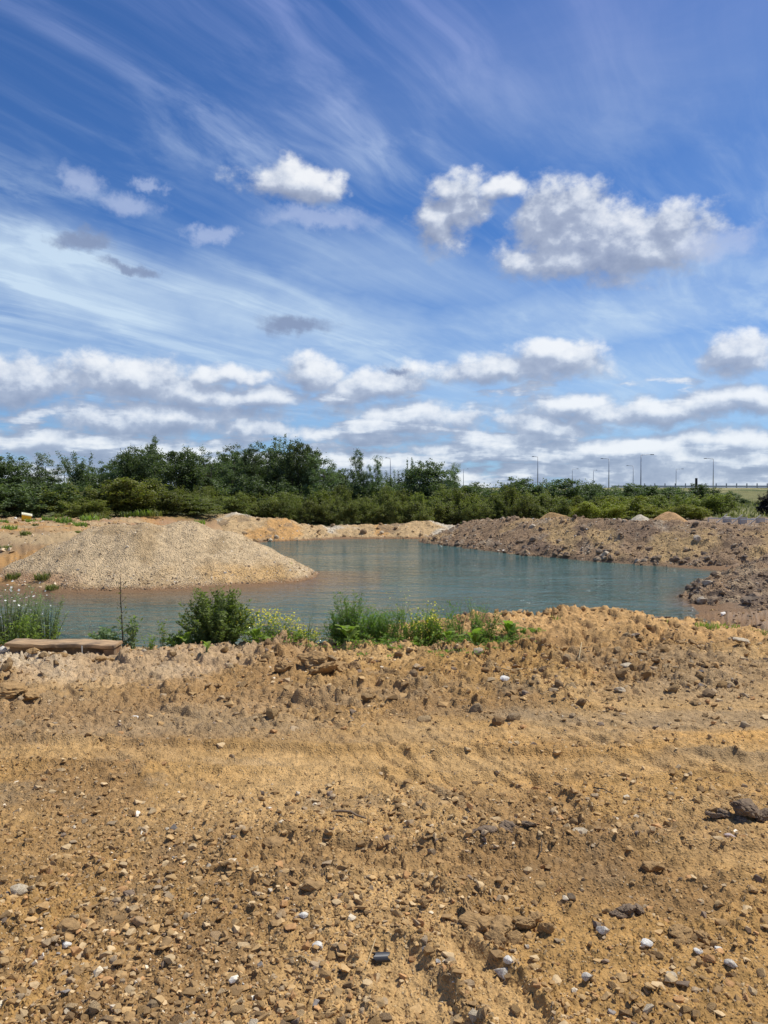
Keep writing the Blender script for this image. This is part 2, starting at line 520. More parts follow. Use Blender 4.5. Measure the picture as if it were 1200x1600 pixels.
M_STEM = plain('weed_stem', (0.10, 0.13, 0.04), 0.8, 0, 0.2)
M_STEM_DARK = plain('dead_stem', (0.06, 0.045, 0.03), 0.9, 0, 0.2)
M_STEEL = plain('galvanised_steel', (0.36, 0.38, 0.40), 0.5, 0.3, 0.1)
M_CONC = plain('weathered_concrete', (0.55, 0.50, 0.42), 0.9, 0, 0.25)

# ------------------------------------------------------------------ terrain
WZ = -1.7
pond = [(-18, 13.0), (-8, 11.9), (0, 12.1), (4, 12.6), (6.6, 14.2), (8.0, 16.6)]
for q in [(1133, 986), (1108, 970), (1084, 950), (1073, 936), (1090, 922), (1118, 912), (1140, 902), (1148, 894), (1100, 889), (1050, 885), (1000, 880), (950, 877),
          (900, 872), (850, 866), (800, 860), (760, 855), (722, 851), (697, 847), (688, 843), (640, 841.5), (560, 842), (480, 843), (420, 845), (392, 848), (350, 852), (345, 872), (392, 884),
          (430, 888), (470, 897), (490, 903), (470, 909), (430, 914), (380, 918), (300, 922), (200, 925), (100, 926), (50, 924), (0, 921), (-80, 917)]:
    pond.append(at_z(q[0], q[1], WZ))
pond.append((-24, 26))
POND = np.array(pond)


def sdf_poly(x, y, P=POND):
    """signed distance, positive outside"""
    d2 = np.full(x.shape, 1e9); ins = np.zeros(x.shape, bool)
    n = len(P)
    for i in range(n):
        a = P[i]; b = P[(i + 1) % n]
        e = b - a
        t = np.clip(((x - a[0]) * e[0] + (y - a[1]) * e[1]) / (e @ e), 0, 1)
        d2 = np.minimum(d2, (x - a[0] - t * e[0]) ** 2 + (y - a[1] - t * e[1]) ** 2)
        if a[1] != b[1]:
            c = ((a[1] > y) != (b[1] > y)) & (x < (b[0] - a[0]) * (y - a[1]) / (b[1] - a[1]) + a[0])
            ins ^= c
    return np.sqrt(d2) * np.where(ins, -1, 1)


def ridge(x, y, pts, slope, smooth=0.3):
    """pts: (x,y,z) crest; falls away at the given slope"""
    best = np.full(x.shape, -99.0)
    for (a, b) in zip(pts[:-1], pts[1:]):
        ex, ey = b[0] - a[0], b[1] - a[1]
        t = np.clip(((x - a[0]) * ex + (y - a[1]) * ey) / (ex * ex + ey * ey), 0, 1)
        d = np.hypot(x - a[0] - t * ex, y - a[1] - t * ey)
        z = a[2] + (b[2] - a[2]) * t - slope * (np.sqrt(d * d + smooth * smooth) - smooth)
        best = np.maximum(best, z)
    return best


NEAR_RIDGE = [at_y(*q) for q in [(690, 1018, 8.6), (745, 990, 8.9), (795, 958, 9.3), (850, 962, 9.4), (905, 955, 9.5), (965, 950, 9.5), (1000, 966, 9.5), (1032, 955, 9.6), (1062, 972, 9.6), (1110, 988, 9.6), (1180, 1000, 9.4), (1300, 1004, 9.4)]]


def line_mask(x, y, x0, y0, dx, dy, w0, w1):
    L = math.hypot(dx, dy); ux, uy = dx / L, dy / L
    c = (x - x0) * uy - (y - y0) * ux
    return c


def ground(x, y, colour=False):
    x = np.asarray(x, float); y = np.asarray(y, float)
    s = sdf_poly(x, y)
    r = np.hypot(x, y)
    front = y > 0
    left = ss(-x, 4, 12) * ss(y, 24, 34)
    k = 0.45 + (0.13 - 0.45) * left
    k = k + (0.15 - k) * ss(x, 7, 9.5) * ss(y, 13, 17)
    k = k + (0.10 - k) * ss(y, 19, 23) * (1 - left) 
    k = np.where((y > 22) & (x < 0), 0.10 + 0.20 * ss(-x, 9.0, 11.5), k)
    far = ss(y, 34, 46)
    Lm = 0.0 + (-0.50) * far * (1 - left) + left * (-0.10 + 0.16 * fbm(x, y, 0.3, 4, 5) - 0.30 * ss(x, -13, -9) * ss(y, 30, 34))
    # the near bank top is a little uneven
    edge = s - 3.75 + 0.35 * fbm(x, y, 0.6, 3, 3)
    zo = WZ + k * np.maximum(s, 0)
    z = np.where(zo < Lm, zo, Lm)
    z = Lm - np.logaddexp(0, (Lm - zo) * 6) / 6 * 1.0 + 0.0
    z = np.where(s < 0, WZ - np.minimum(1.6, 0.30 * -s), np.maximum(z, WZ + 0.02 * np.minimum(s, 4)))
    # meadow and rising ground towards the road
    z = z + 0.5 * ss(y, 60, 110) * ss(x, 10, 30) + 0.15 * fbm(x, y, 0.08, 3, 8) * ss(r, 30, 60)
    # ridge of loose clay on the near bank
    nr = (r < 22) & (s > -1)
    out = z.copy()
    xi, yi, zi = x[nr], y[nr], z[nr]
    rd = ridge(xi, yi, NEAR_RIDGE, 0.26, 0.5) - 0.03
    rd = np.where(yi > 9.5, rd - 0.25 * (yi - 9.5), rd)
    m = np.maximum(zi, rd)
    lowr = ss(xi, 0.2, 1.4)
    # roughness: lumps behind, rolled in the middle, gravel near
    yy = yi + 0.35 * fbm(xi, yi, 0.7, 3, 21)
    start = 5.25 + 0.75 * ss(xi, -0.5, 1.5)
    R = ss(yy, start - 0.35, start + 0.5)
    R *= 1 - 0.5 * ss(-xi, -9, -1) * 0
    track = ss(yy, 3.75, 4.1) * (1 - ss(yy, start - 0.5, start)) * ss(xi, -2.2, -0.6)
    nearg = 1 - ss(yy, 3.4, 4.3)
    m += 0.055 * fbm(xi, yi, 0.55, 3, 31) + 0.03 * fbm(xi, yi, 1.7, 3, 32) * (1 - 0.4 * track)
    h1, i1 = clods(xi, yi, 0.42, 61, 0.55)
    h2, i2 = clods(xi, yi, 0.17, 71, 0.75)
    h3, i3 = clods(xi, yi, 0.075, 81, 0.8)
    h4, i4 = clods(xi, yi, 0.036, 91, 0.8)
    patch = ss(fbm(xi, yi, 0.9, 3, 44), -0.15, 0.4)
    crack = np.abs(fbm(xi, yi, 2.6, 4, 47, 0.55))
    m += R * (0.075 * h1 + 0.070 * h2 * (0.4 + patch) + 0.040 * h3) + R * 0.070 * fbm(xi, yi, 2.2, 6, 48, 0.66)
    m -= R * 0.09 * (1 - ss(crack, 0.0, 0.10)) * patch
    m += (1 - R) * (1 - 0.45 * track) * (0.030 * h2 * patch * (h2 > .3) + 0.022 * h3 * (0.4 + patch) + 0.012 * h4)
    m += 0.006 * h4 + 0.02 * fbm(xi, yi, 9, 4, 49, 0.6) * (0.35 + 0.65 * R)
    # wheel and track prints pressed into the clay
    c = xi * 0.94 + yi * 0.34 + 0.10 * fbm(xi, yi, 1.3, 3, 52)
    lug = np.sin(c * 2 * math.pi / 0.155)
    a = ss(xi, -0.2, 0.4) * (1 - ss(xi, 1.5, 2.3)) * ss(yi, 3.6, 3.9) * (1 - ss(yi, 4.8, 5.3))
    for (X0, Y0, X1, Y1, sp, wd, hh, sd) in ((0.05, 5.3, 0.80, 3.45, .145, .58, .026, 1), (-1.9, 5.3, -1.0, 4.0, .18, .40, .018, 5), (1.25, 5.6, 2.05, 3.9, .16, .45, .024, 9), (-0.55, 2.9, 0.25, 1.8, .15, .22, .02, 13), (-1.0, 2.1, 0.9, 2.9, .14, .0, 0, 3)):
        # scraped ridges running along a line, broken and uneven
        ex, ey = X1 - X0, Y1 - Y0; L_ = math.hypot(ex, ey); ux, uy = ex / L_, ey / L_
        t = (xi - X0) * ux + (yi - Y0) * uy; cc = (xi - X0) * uy - (yi - Y0) * ux
        cc = cc + 0.05 * fbm(xi, yi, 0.8, 4, 52 + sd) + 0.022 * fbm(xi, yi, 9, 4, 56 + sd)
        ph = cc / sp; fr = ph - np.floor(ph)
        prof = np.where(fr < 0.72, fr / 0.72, (1 - fr) / 0.28)
        brk = ss(vn(t * 1.7 + np.floor(ph) * 9.1, np.floor(ph) * 3.3, 57 + sd), 0.25, 0.6)
        m += hh * (prof - .5) * brk * (1 - ss(np.abs(cc), wd * .7, wd * 1.2 + .01)) * ss(t, -0.2, 0.5) * (1 - ss(t, L_ - .5, L_ + .3))
    m += 0.010 * track * np.abs(fbm(xi * 0.5 + yi * .2, yi * 2.2, 2.2, 4, 53))
    for (X0, Y0, X1, Y1, w) in ((0.03, 2.60, 0.30, 1.7, 0.10), (0.27, 2.66, 0.62, 1.8, 0.07), (-3.0, 4.75, 2.6, 4.35, 0.16), (-0.5, 3.28, 3.0, 3.15, 0.13)):
        ex, ey = X1 - X0, Y1 - Y0
        t = np.clip(((xi - X0) * ex + (yi - Y0) * ey) / (ex * ex + ey * ey), 0, 1)
        d = np.hypot(xi - X0 - t * ex, yi - Y0 - t * ey) + 0.05 * fbm(xi, yi, 3, 2, 54)
        fl = 1 - ss(d, w * 0.6, w * 1.5)
        m += 0.024 * (ss(d, w * 0.9, w * 1.4) * (1 - ss(d, w * 1.4, w * 2.0))) - 0.018 * fl
    out[nr] = m
    rr = ~nr & (s > 0) & (r < 90) & (y > 10)
    xr, yr = x[rr], y[rr]
    out[rr] += (0.13 * fbm(xr, yr, 0.9, 5, 60, 0.62) + 0.13 * clods(xr, yr, 0.8, 63, 0.5)[0] + 0.07 * clods(xr, yr, 0.35, 65, 0.6)[0]) * ss(s[rr], 0.3, 1.5)
    if not colour:
        return out
    # ---- soil colours, a property of the soil wherever it lies
    C = np.zeros(x.shape + (3,))
    och = np.array([0.345, 0.208, 0.074]); brn = np.array([0.235, 0.142, 0.060]); org = np.array([0.475, 0.270, 0.082])
    gry = np.array([0.285, 0.205, 0.115]); chk = np.array([0.50, 0.415, 0.290]); tan = np.array([0.445, 0.295, 0.132])
    grn = np.array([0.085, 0.10, 0.035]); drk = np.array([0.22, 0.155, 0.10])

    def lay(c, f):
        C[:] = C * (1 - f[..., None]) + c * f[..., None]
    C[:] = och
    lay(tan, 0.65 * ss(fbm(x, y, 0.8, 5, 101), 0.0, 0.5))
    lay(brn, 0.75 * ss(fbm(x, y, 1.3, 5, 102), 0.0, 0.4))
    lay(gry * .8, 0.6 * ss(fbm(x, y, 3.1, 5, 113, .6), 0.2, 0.45))
    lay(gry * .72, 0.7 * ss(fbm(x * .8, y * 1.6, 1.1, 5, 117, .6), 0.12, 0.4) * ss(y, 3.3, 4.0) * (1 - ss(y, 5.2, 6.0)))
    lay(brn * .9, 0.6 * ss(fbm(x * .6, y * 1.5, 0.8, 4, 118, .6), 0.05, 0.35) * (1 - ss(y, 3.3, 4.0)))
    yy = y + 0.5 * fbm(x, y, 0.8, 4, 103)
    b1 = ss(yy, 4.7, 5.3) * (1 - ss(yy, 5.9, 6.8))
    lay(gry, 0.75 * b1 * ss(fbm(x * 0.6, y * 1.5, 1.0, 4, 104), -0.3, 0.25))
    lay(org, 0.80 * ss(fbm(x * .7, y * 1.6, 1.0, 4, 105), -0.12, 0.28) * ss(x, 0.2, 1.2) * ss(y, 3.2, 3.9) * (1 - ss(y, 5.0, 5.8)))
    lay(chk, 0.75 * ss(yy, 6.3, 7.0) * (1 - ss(yy, 8.2, 9.0)) * ss(-x, 0.4, 1.6) * ss(fbm(x, y, 1.1, 4, 106), -0.25, 0.15))
    for (X0, Y0, X1, Y1, w) in ((0.03, 2.60, 0.30, 1.7, 0.10), (0.27, 2.66, 0.62, 1.8, 0.07), (-3.0, 4.75, 2.6, 4.35, 0.16)):
        ex, ey = X1 - X0, Y1 - Y0
        t = np.clip(((x - X0) * ex + (y - Y0) * ey) / (ex * ex + ey * ey), 0, 1)
        d = np.hypot(x - X0 - t * ex, y - Y0 - t * ey) + 0.06 * fbm(x, y, 3, 3, 114)
        lay(tan, 0.4 * (1 - ss(d, w * .6, w * 1.3)))
    lay(brn * 1.25, 0.60 * R_(x, y))
    lay(gry, 0.7 * ss(fbm(x, y, 0.7, 3, 107), -0.1, 0.3) * ss(x, 0.5, 1.5) * ss(y, 5.4, 6.2) * (1 - ss(y, 7.4, 8.2)))
    lay(np.array([0.47, 0.29, 0.12]), 0.75 * ss(y, 8.2, 9.0) * ss(x, 0.5, 1.5) * (y < 14))
    # far ground
    fr = ss(y, 16, 20)
    lay(np.array([0.50, 0.355, 0.185]), fr)
    lay(np.array([0.50, 0.27, 0.09]), fr * 0.85 * ss(fbm(x, y, 0.45, 5, 108), -0.15, 0.25))
    lay(np.array([0.33, 0.22, 0.12]), fr * 0.7 * ss(fbm(x, y, 0.8, 5, 116), 0.0, 0.35))
    lay(np.array([0.40, 0.21, 0.11]), fr * 0.6 * ss(y, 36, 44) * ss(fbm(x, y, 0.5, 3, 109), -0.2, 0.3))
    lay(drk * 1.4, ss(y, 14, 17) * ss(x, 5, 8))
    g = np.clip(ss(y, 56, 60) + 0.8 * ss(y, 49, 53) * ss(-x, 10, 14), 0, 1)
    lay(grn, g)
    lay(np.array([0.22, 0.21, 0.085]), ss(y, 58, 64) * ss(x, 18, 24) * ss(fbm(x, y, 0.12, 4, 110), -0.4, 0.2))
    lay(np.array([0.16, 0.15, 0.06]), ss(r, 120, 200))
    lay(grn * 0.9, ss(-y, 15, 40))
    # wet margin and lake bed
    lay(np.array([0.24, 0.145, 0.075]), (1 - ss(out - WZ + 0.05 * fbm(x, y, 2, 2, 111), 0.06, 0.22)) * (s > -8))
    ids = np.zeros(x.shape); ids[nr] = i2 * R + i3 * (1 - R)
    C *= (0.86 + 0.28 * ids)[..., None]
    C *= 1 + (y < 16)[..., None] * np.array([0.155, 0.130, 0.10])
    return out, C


def R_(x, y):
    yy = y + 0.35 * fbm(x, y, 0.7, 3, 21)
    start = 5.25 + 0.75 * ss(x, -0.5, 1.5)
    return ss(yy, start - 0.35, start + 0.5) * ss(fbm(x, y, 0.8, 3, 112), -0.3, 0.2)


def gz(x, y):
    return float(ground(np.array([float(x)]), np.array([float(y)]))[0])


th_f = np.radians(np.arange(-34, 34.001, 0.082))
th_b = np.radians(np.concatenate([np.arange(36, 180, 5), np.arange(180, 325, 5)]))
th = np.concatenate([th_f, th_b, [th_f[0] + 2 * math.pi]])
rad = [0.03]
while rad[-1] < 1.75:
    rad.append(rad[-1] + 0.11)
while rad[-1] < 9.9:
    rad.append(rad[-1] * 1.0036)
while rad[-1] < 75:
    rad.append(rad[-1] * (1.012 if rad[-1] < 12 or rad[-1] > 22 else 1.03))
while rad[-1] < 6000:
    rad.append(rad[-1] * 1.12)
RR, TT = np.meshgrid(np.array(rad), th, indexing='ij')
gx, gy = RR * np.sin(TT), RR * np.cos(TT)
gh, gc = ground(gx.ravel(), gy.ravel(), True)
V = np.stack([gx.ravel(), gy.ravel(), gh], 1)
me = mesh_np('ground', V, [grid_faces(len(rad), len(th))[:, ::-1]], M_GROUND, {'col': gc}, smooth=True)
GROUND = link('ground', me, kind='structure', label='ochre clay and gravel ground round the flooded pit')

# ------------------------------------------------------------------ water
def water_mat():
    m, g, b = new_mat('pond_water')
    tc = g.node('ShaderNodeTexCoord').outputs['Object']
    sh = attr(g, 'shallow_reflect')['Fac']
    n = g.noise(tc, 0.35, 4, 0.6)
    deep = g.mix(g.sstep(n, 0.35, 0.65), (0.052, 0.105, 0.080), (0.070, 0.130, 0.100))
    sh2 = g.m('ADD', sh, g.m('MULTIPLY', g.m('SUBTRACT', n, 0.5), 0.3), clamp=True)
    g.put(b.inputs['Base Color'], g.mix(sh2, deep, (0.20, 0.125, 0.06)))
    b.inputs['Roughness'].default_value = 0.06
    b.inputs['IOR'].default_value = 1.33
    b.inputs['Specular IOR Level'].default_value = 0.5
    w1 = g.v('MULTIPLY', tc, (0.5, 1.15, 1))
    h = g.m('ADD', g.m('MULTIPLY', g.noise(w1, 1.7, 3, 0.55, 0.6), 1.1), g.m('MULTIPLY', g.noise(g.v('ADD', tc, (5, 3, 0)), 4.5, 3, 0.6, 0.8), 0.45))
    calm = g.sstep(g.noise(g.v('MULTIPLY', tc, (0.4, 1, 1)), 0.22, 3, 0.6), 0.35, 0.62, 0.45, 1.0)
    bp = g.node('ShaderNodeBump'); g.put(bp.inputs['Height'], g.m('MULTIPLY', h, calm))
    bp.inputs['Strength'].default_value = 1.0; bp.inputs['Distance'].default_value = 0.34
    g.l.new(bp.outputs[0], b.inputs['Normal'])
    return m


wx = np.linspace(-27, 22, 246); wy = np.linspace(11, 60, 246)
WX, WY = np.meshgrid(wx, wy)
wf = grid_faces(246, 246)
sw = sdf_poly(WX.ravel(), WY.ravel())
lim = np.where((WX.ravel() < 0) & (WY.ravel() < 32), 5.0, 1.0)  # wide brown zone paints the gravel heap's murky reflection over silty shallows
shal_refl = np.clip(1 - (-sw) / lim, 0, 1) ** 1.3 * np.where(WY.ravel() < 22, 0.6, 1.0)
me = mesh_np('water', np.stack([WX.ravel(), WY.ravel(), np.full(WX.size, WZ)], 1), [wf], water_mat(), {'shallow_reflect': shal_refl}, True)
link('water', me, kind='structure', label='teal rippled water filling the pit')

# ------------------------------------------------------------------ heaps
def heap(name, pts, slope, step, colf, relief, label, mat=M_HEAP, smooth=0.6, cat='heap', pad=6, lift=None):
    P = np.array(pts)
    x0, y0 = P[:, 0].min() - pad, P[:, 1].min() - pad; x1, y1 = P[:, 0].max() + pad, P[:, 1].max() + pad
    nx, ny = int((x1 - x0) / step), int((y1 - y0) / step)
    X, Y = np.meshgrid(np.linspace(x0, x1, nx), np.linspace(y0, y1, ny))
    x, y = X.ravel(), Y.ravel()
    z = heapz(x, y, pts, slope, smooth, relief)
    b = ground(x, y)
    keep = (z > b - 0.12).reshape(ny, nx)
    kf = keep[:-1, :-1] | keep[1:, 1:] | keep[1:, :-1] | keep[:-1, 1:]
    f = grid_faces(ny, nx, kf)
    used = np.unique(f); mp = np.full(len(x), -1); mp[used] = np.arange(len(used))
    me = mesh_np(name, np.stack([x, y, z], 1)[used], [mp[f]], mat, {'col': colf(x[used], y[used], z[used])}, True)
    return link(name, me, label=label, category=cat)


def heapz(x, y, pts, slope, smooth, relief):
    w = 0.5 * fbm(x, y, 0.35, 3, 201)
    return ridge(x + w, y + 0.5 * fbm(x, y, 0.35, 3, 202), pts, slope, smooth) + relief(x, y)


def colmix(*L):
    pass


def lerp(a, b, f):
    return a * (1 - f[:, None]) + np.array(b) * f[:, None]


def wet(C, z, c=(0.26, 0.15, 0.075), h=0.16):
    return lerp(C, c, 1 - ss(z - WZ, 0.02, h))


# gravel heap running out into the pond
g_pts = [at_y(*q) for q in [(112, 846, 28.9), (160, 824, 29.3), (195, 817, 29.3), (225, 817, 29.3), (262, 822, 29.6), (290, 815, 30), (335, 828, 30), (380, 846, 30), (428, 874, 29.8), (466, 899, 29.4)]]


def g_rel(x, y):
    return 0.10 * fbm(x, y, 0.7, 5, 211, 0.55) + 0.035 * clods(x, y, 0.22, 213, .6)[0] + 0.09 * fbm(x * 2.2 + 0.3 * fbm(x, y, .8, 2, 215), y * 0.35, 1.0, 4, 214, .6)


def g_col(x, y, z):
    C = np.tile(np.array([0.55, 0.41, 0.235]), (len(x), 1))
    C = lerp(C, (0.42, 0.30, 0.16), ss(fbm(x, y, 0.8, 4, 221), 0.0, 0.4))
    d = np.hypot((x + 5.2) / 2.4, (y - 27.6) / 1.3)
    C = lerp(C, (0.52, 0.32, 0.12), 0.75 * (1 - ss(d + 0.8 * fbm(x, y, 1.2, 5, 222), 0.3, 1.1)) * (1 - ss(z, WZ + 0.4, WZ + 1.0)))
    C = lerp(C, (0.36, 0.20, 0.10), ss(-x, 9.5, 11.5) * (1 - ss(z, WZ + .35, WZ + .6)) * 0.8)
    return wet(C, z, h=0.2)


GH = heap('gravel_heap', g_pts, 0.60, 0.075, g_col, g_rel, 'pale buff gravel heap running out into the teal pond', cat='gravel heap')

# ochre sand bank on the far shore
s_pts = [at_y(*q) for q in [(322, 818, 54), (345, 806, 54), (362, 802, 54), (392, 808, 54), (430, 810, 54.5), (455, 820, 55), (520, 823, 56), (560, 820, 56.5), (610, 820, 57), (645, 815, 57), (680, 818, 57), (730, 824, 57)]]


def s_rel(x, y):
    return 0.22 * fbm(x, y, 0.7, 5, 231, 0.6) + 0.14 * clods(x, y, 0.6, 233, .5)[0]


def s_col(x, y, z):
    C = np.tile(np.array([0.52, 0.36, 0.18]), (len(x), 1))
    C = lerp(C, (0.60, 0.52, 0.38), ss(fbm(x, y, 0.5, 4, 241), 0.0, 0.3))
    C = lerp(C, (0.55, 0.30, 0.10), ss(fbm(x, y, 0.45, 4, 243), 0.05, 0.35) * .8)
    C = lerp(C, (0.27, 0.19, 0.11), ss(fbm(x, y, 0.9, 4, 244), 0.2, 0.45) * .8)
    return wet(C, z)


SB = heap('sand_bank', s_pts, 0.42, 0.10, s_col, s_rel, 'low ochre and chalky sand bank along the far shore below the brambles', cat='sand bank')

# dark spoil bank along the pond's right shore
d_pts = [at_y(*q) for q in [(735, 830, 50.5), (748, 816, 50.5), (765, 811, 50), (800, 810, 48), (860, 810, 44.5), (920, 812, 42), (980, 815, 40), (1040, 816, 39.0), (1100, 817, 38.0), (1160, 818, 37.0), (1230, 818, 36.2), (1330, 818, 35), (1500, 818, 34)]]


def d_rel(x, y):
    h1, _ = clods(x, y, 1.1, 251, .6); h2, _ = clods(x, y, 0.42, 253, .8); h3, _ = clods(x, y, 0.2, 255, .8)
    lam = fbm(x * 0.35, y * 1.8, 0.9, 3, 258)
    return 0.20 * fbm(x, y, 0.55, 5, 257, 0.62) + 0.17 * h1 + 0.12 * h2 + 0.06 * h3 + 0.10 * lam - 0.06


def d_col(x, y, z):
    C = np.tile(np.array([0.275, 0.185, 0.108]), (len(x), 1))
    C = lerp(C, (0.205, 0.140, 0.09), ss(fbm(x, y, 0.5, 4, 261), 0.0, 0.35))
    C = lerp(C, (0.40, 0.27, 0.13), 0.9 * ss(fbm(x, y, 0.33, 4, 262) + 0.5 * ss(x, 13, 17) * (1 - ss(z, -0.4, -.1)), 0.15, 0.45))
    C = lerp(C, (0.36, 0.28, 0.19), 0.8 * ss(fbm(x, y, 1.3, 4, 263), 0.25, 0.5))
    for (cx, cy, rx, ry) in ((13.6, 35.6, 2.6, 2.0), (17.3, 33.2, 1.6, 1.6), (9.2, 40.3, 0.9, 2.2), (11.0, 38.4, 0.8, 2.0)):
        d = np.hypot((x - cx) / rx, (y - cy) / ry) + 0.6 * fbm(x, y, 1.1, 4, 266)
        C = lerp(C, (0.44, 0.30, 0.14), 0.9 * (1 - ss(d, 0.55, 1.05)))
    return wet(C, z, (0.22, 0.15, 0.09), 0.25)


DH = heap('spoil_bank', d_pts, 0.42, 0.09, d_col, d_rel, 'long bank of dark brown spoil between pond and green scrub', cat='soil bank', pad=8)

# rubble heap nearer
r_pts = [at_y(*q) for q in [(1340, 955, 18.2), (1265, 948, 19.4), (1225, 940, 20.8), (1180, 935, 22), (1140, 926, 23.4), (1165, 908, 23.8), (1190, 892, 24.6), (1200, 878, 26.0), (1260, 862, 27.5), (1400, 850, 29)]]


def r_rel(x, y):
    h1, _ = clods(x, y, 0.8, 271, .7); h2, _ = clods(x, y, 0.36, 273, .85); h3, _ = clods(x, y, 0.16, 275, .85)
    return 0.16 * fbm(x, y, 0.9, 5, 277, 0.62) + 0.18 * h1 + 0.12 * h2 + 0.05 * h3 - 0.04


def r_col(x, y, z):
    C = np.tile(np.array([0.30, 0.20, 0.115]), (len(x), 1))
    C = lerp(C, (0.205, 0.145, 0.095), ss(fbm(x, y, 0.8, 4, 281), -0.1, 0.3))
    C = lerp(C, (0.38, 0.28, 0.17), 0.9 * ss(fbm(x, y, 1.1, 4, 282), 0.1, 0.4))
    return wet(C, z, (0.22, 0.15, 0.09), 0.2)


RH = heap('rubble_heap', r_pts, 0.46, 0.06, r_col, r_rel, 'dark lumpy rubble heap at the narrow end of the pond', cat='rubble heap', pad=7)

# small sandy heaps between spoil and scrub
for (lab, pts, c) in (('tan earth mound behind the spoil bank in front of the dark shrubs', [(862, 800, 55), (885, 805, 54.5)], (0.42, 0.27, 0.12)),
                      ('whitish chalk lump pile poking above the spoil bank by yellow bushes', [(994, 804, 49), (1002, 808, 49)], (0.60, 0.52, 0.38)),
                      ('narrow orange earth ramp rising at the edge of the green scrub', [(1042, 799, 52), (1058, 810, 50)], (0.46, 0.28, 0.13))):
    pp = [at_y(*q) for q in pts]
    heap('earth_mound', pp, 0.8, 0.08, lambda x, y, z, c=c: np.tile(np.array(c), (len(x), 1)) * (0.8 + 0.4 * vn(x * 3, y * 3, 5))[:, None],
         lambda x, y: 0.10 * fbm(x, y, 1.3, 4, 291), lab, cat='earth mound', smooth=0.2, pad=3)

# ------------------------------------------------------------------ stones
def ico(sub):
    import bmesh
    bm = bmesh.new(); bmesh.ops.create_icosphere(bm, subdivisions=sub, radius=1)
    v = np.array([tuple(q.co) for q in bm.verts]); f = np.array([[q.index for q in p.verts] for p in bm.faces]); bm.free()
    return v, f


I1, I2, I3, I4 = ico(1), ico(2), ico(3), ico(4)
OCT = 6


def rock_verts(base, seed, rough=0.25, facets=5, cutd=0.72):
    r = np.random.RandomState(seed)
    v = base[0].copy()
    v = v * (1 + r.uniform(-rough, rough, (len(v), 1)) * 0.4)
    for _ in range(facets):
        n = r.normal(size=3); n /= np.linalg.norm(n)
        d = v @ n; c = r.uniform(cutd - 0.12, cutd + 0.15)
        v -= np.outer(np.maximum(0, d - c), n)
    v += rough * 0.35 * np.sin(v[:, [1, 2, 0]] * 3.1 + r.uniform(0, 6, 3))
    v *= np.array([1, r.uniform(0.65, 0.95), r.uniform(0.5, 0.8)])
    return v


def hull_rock(seed, n=12, flat=None, fine=0):
    """angular broken stone: the hull of a few scattered points; fine > 0 adds worn detail"""
    import bmesh
    r = np.random.RandomState(seed)
    p = r.normal(size=(n, 3)); p /= np.linalg.norm(p, axis=1)[:, None]
    p *= r.uniform(0.75, 1.0, (n, 1)) * np.array([1, r.uniform(.62, .92), flat or r.uniform(.42, .75)])
    bm = bmesh.new()
    for q in p:
        bm.verts.new(q)
    res = bmesh.ops.convex_hull(bm, input=bm.verts)
    bmesh.ops.delete(bm, geom=[g_ for g_ in set(res['geom_interior'] + res['geom_unused']) if isinstance(g_, bmesh.types.BMVert)], context='VERTS')
    if fine:
        bmesh.ops.subdivide_edges(bm, edges=bm.edges, cuts=fine, use_grid_fill=True)
        bmesh.ops.smooth_vert(bm, verts=bm.verts, factor=0.5, use_axis_x=True, use_axis_y=True, use_axis_z=True)
        bmesh.ops.smooth_vert(bm, verts=bm.verts, factor=0.4, use_axis_x=True, use_axis_y=True, use_axis_z=True)
    bmesh.ops.triangulate(bm, faces=bm.faces)
    bm.verts.index_update()
    v = np.array([tuple(q.co) for q in bm.verts]); f = np.array([[q.index for q in t.verts] for t in bm.faces]); bm.free()
    if fine:
        v = v * (1 + 0.10 * fbm(v[:, 0] + v[:, 2] * .7 + seed, v[:, 1] - v[:, 2] * .7, 2.5, 4, seed))[:, None]
    return v, f


def crumb_rock(seed, amp=0.42, base=None):
    """crumbly lump of earth"""
    v, f = base or I3
    r = np.random.RandomState(seed)
    v = rock_verts((v, f), seed, 0.1, 7, 0.72)
    a = fbm(v[:, 0] * 1.0 + v[:, 2] * .8 + seed, v[:, 1] - v[:, 2] * .6, 1.6, 5, seed, 0.65) + 0.6 * fbm(v[:, 2] + seed, v[:, 0] - v[:, 1], 2.6, 4, seed + 3, 0.65)
    return v * (1 + amp * a)[:, None], f


def rock_mesh(name, seed, mat, base=None, clod=False):
    if clod:
        v, f = crumb_rock(seed, .5, I2)
    else:
        v, f = hull_rock(seed, 14)
    return mesh_np(name, v, [f], mat, smooth=False)


# stones and clods of the near ground
def near_sample(n, ylo, yhi, pw=2.2, seed=1):
    r = np.random.RandomState(seed)
    u = r.rand(n)
    a = 1 - pw + 1
    y = (ylo ** a + u * (yhi ** a - ylo ** a)) ** (1 / a)
    x = r.uniform(-0.66, 0.66, n) * (y + 0.4)
    return x, y


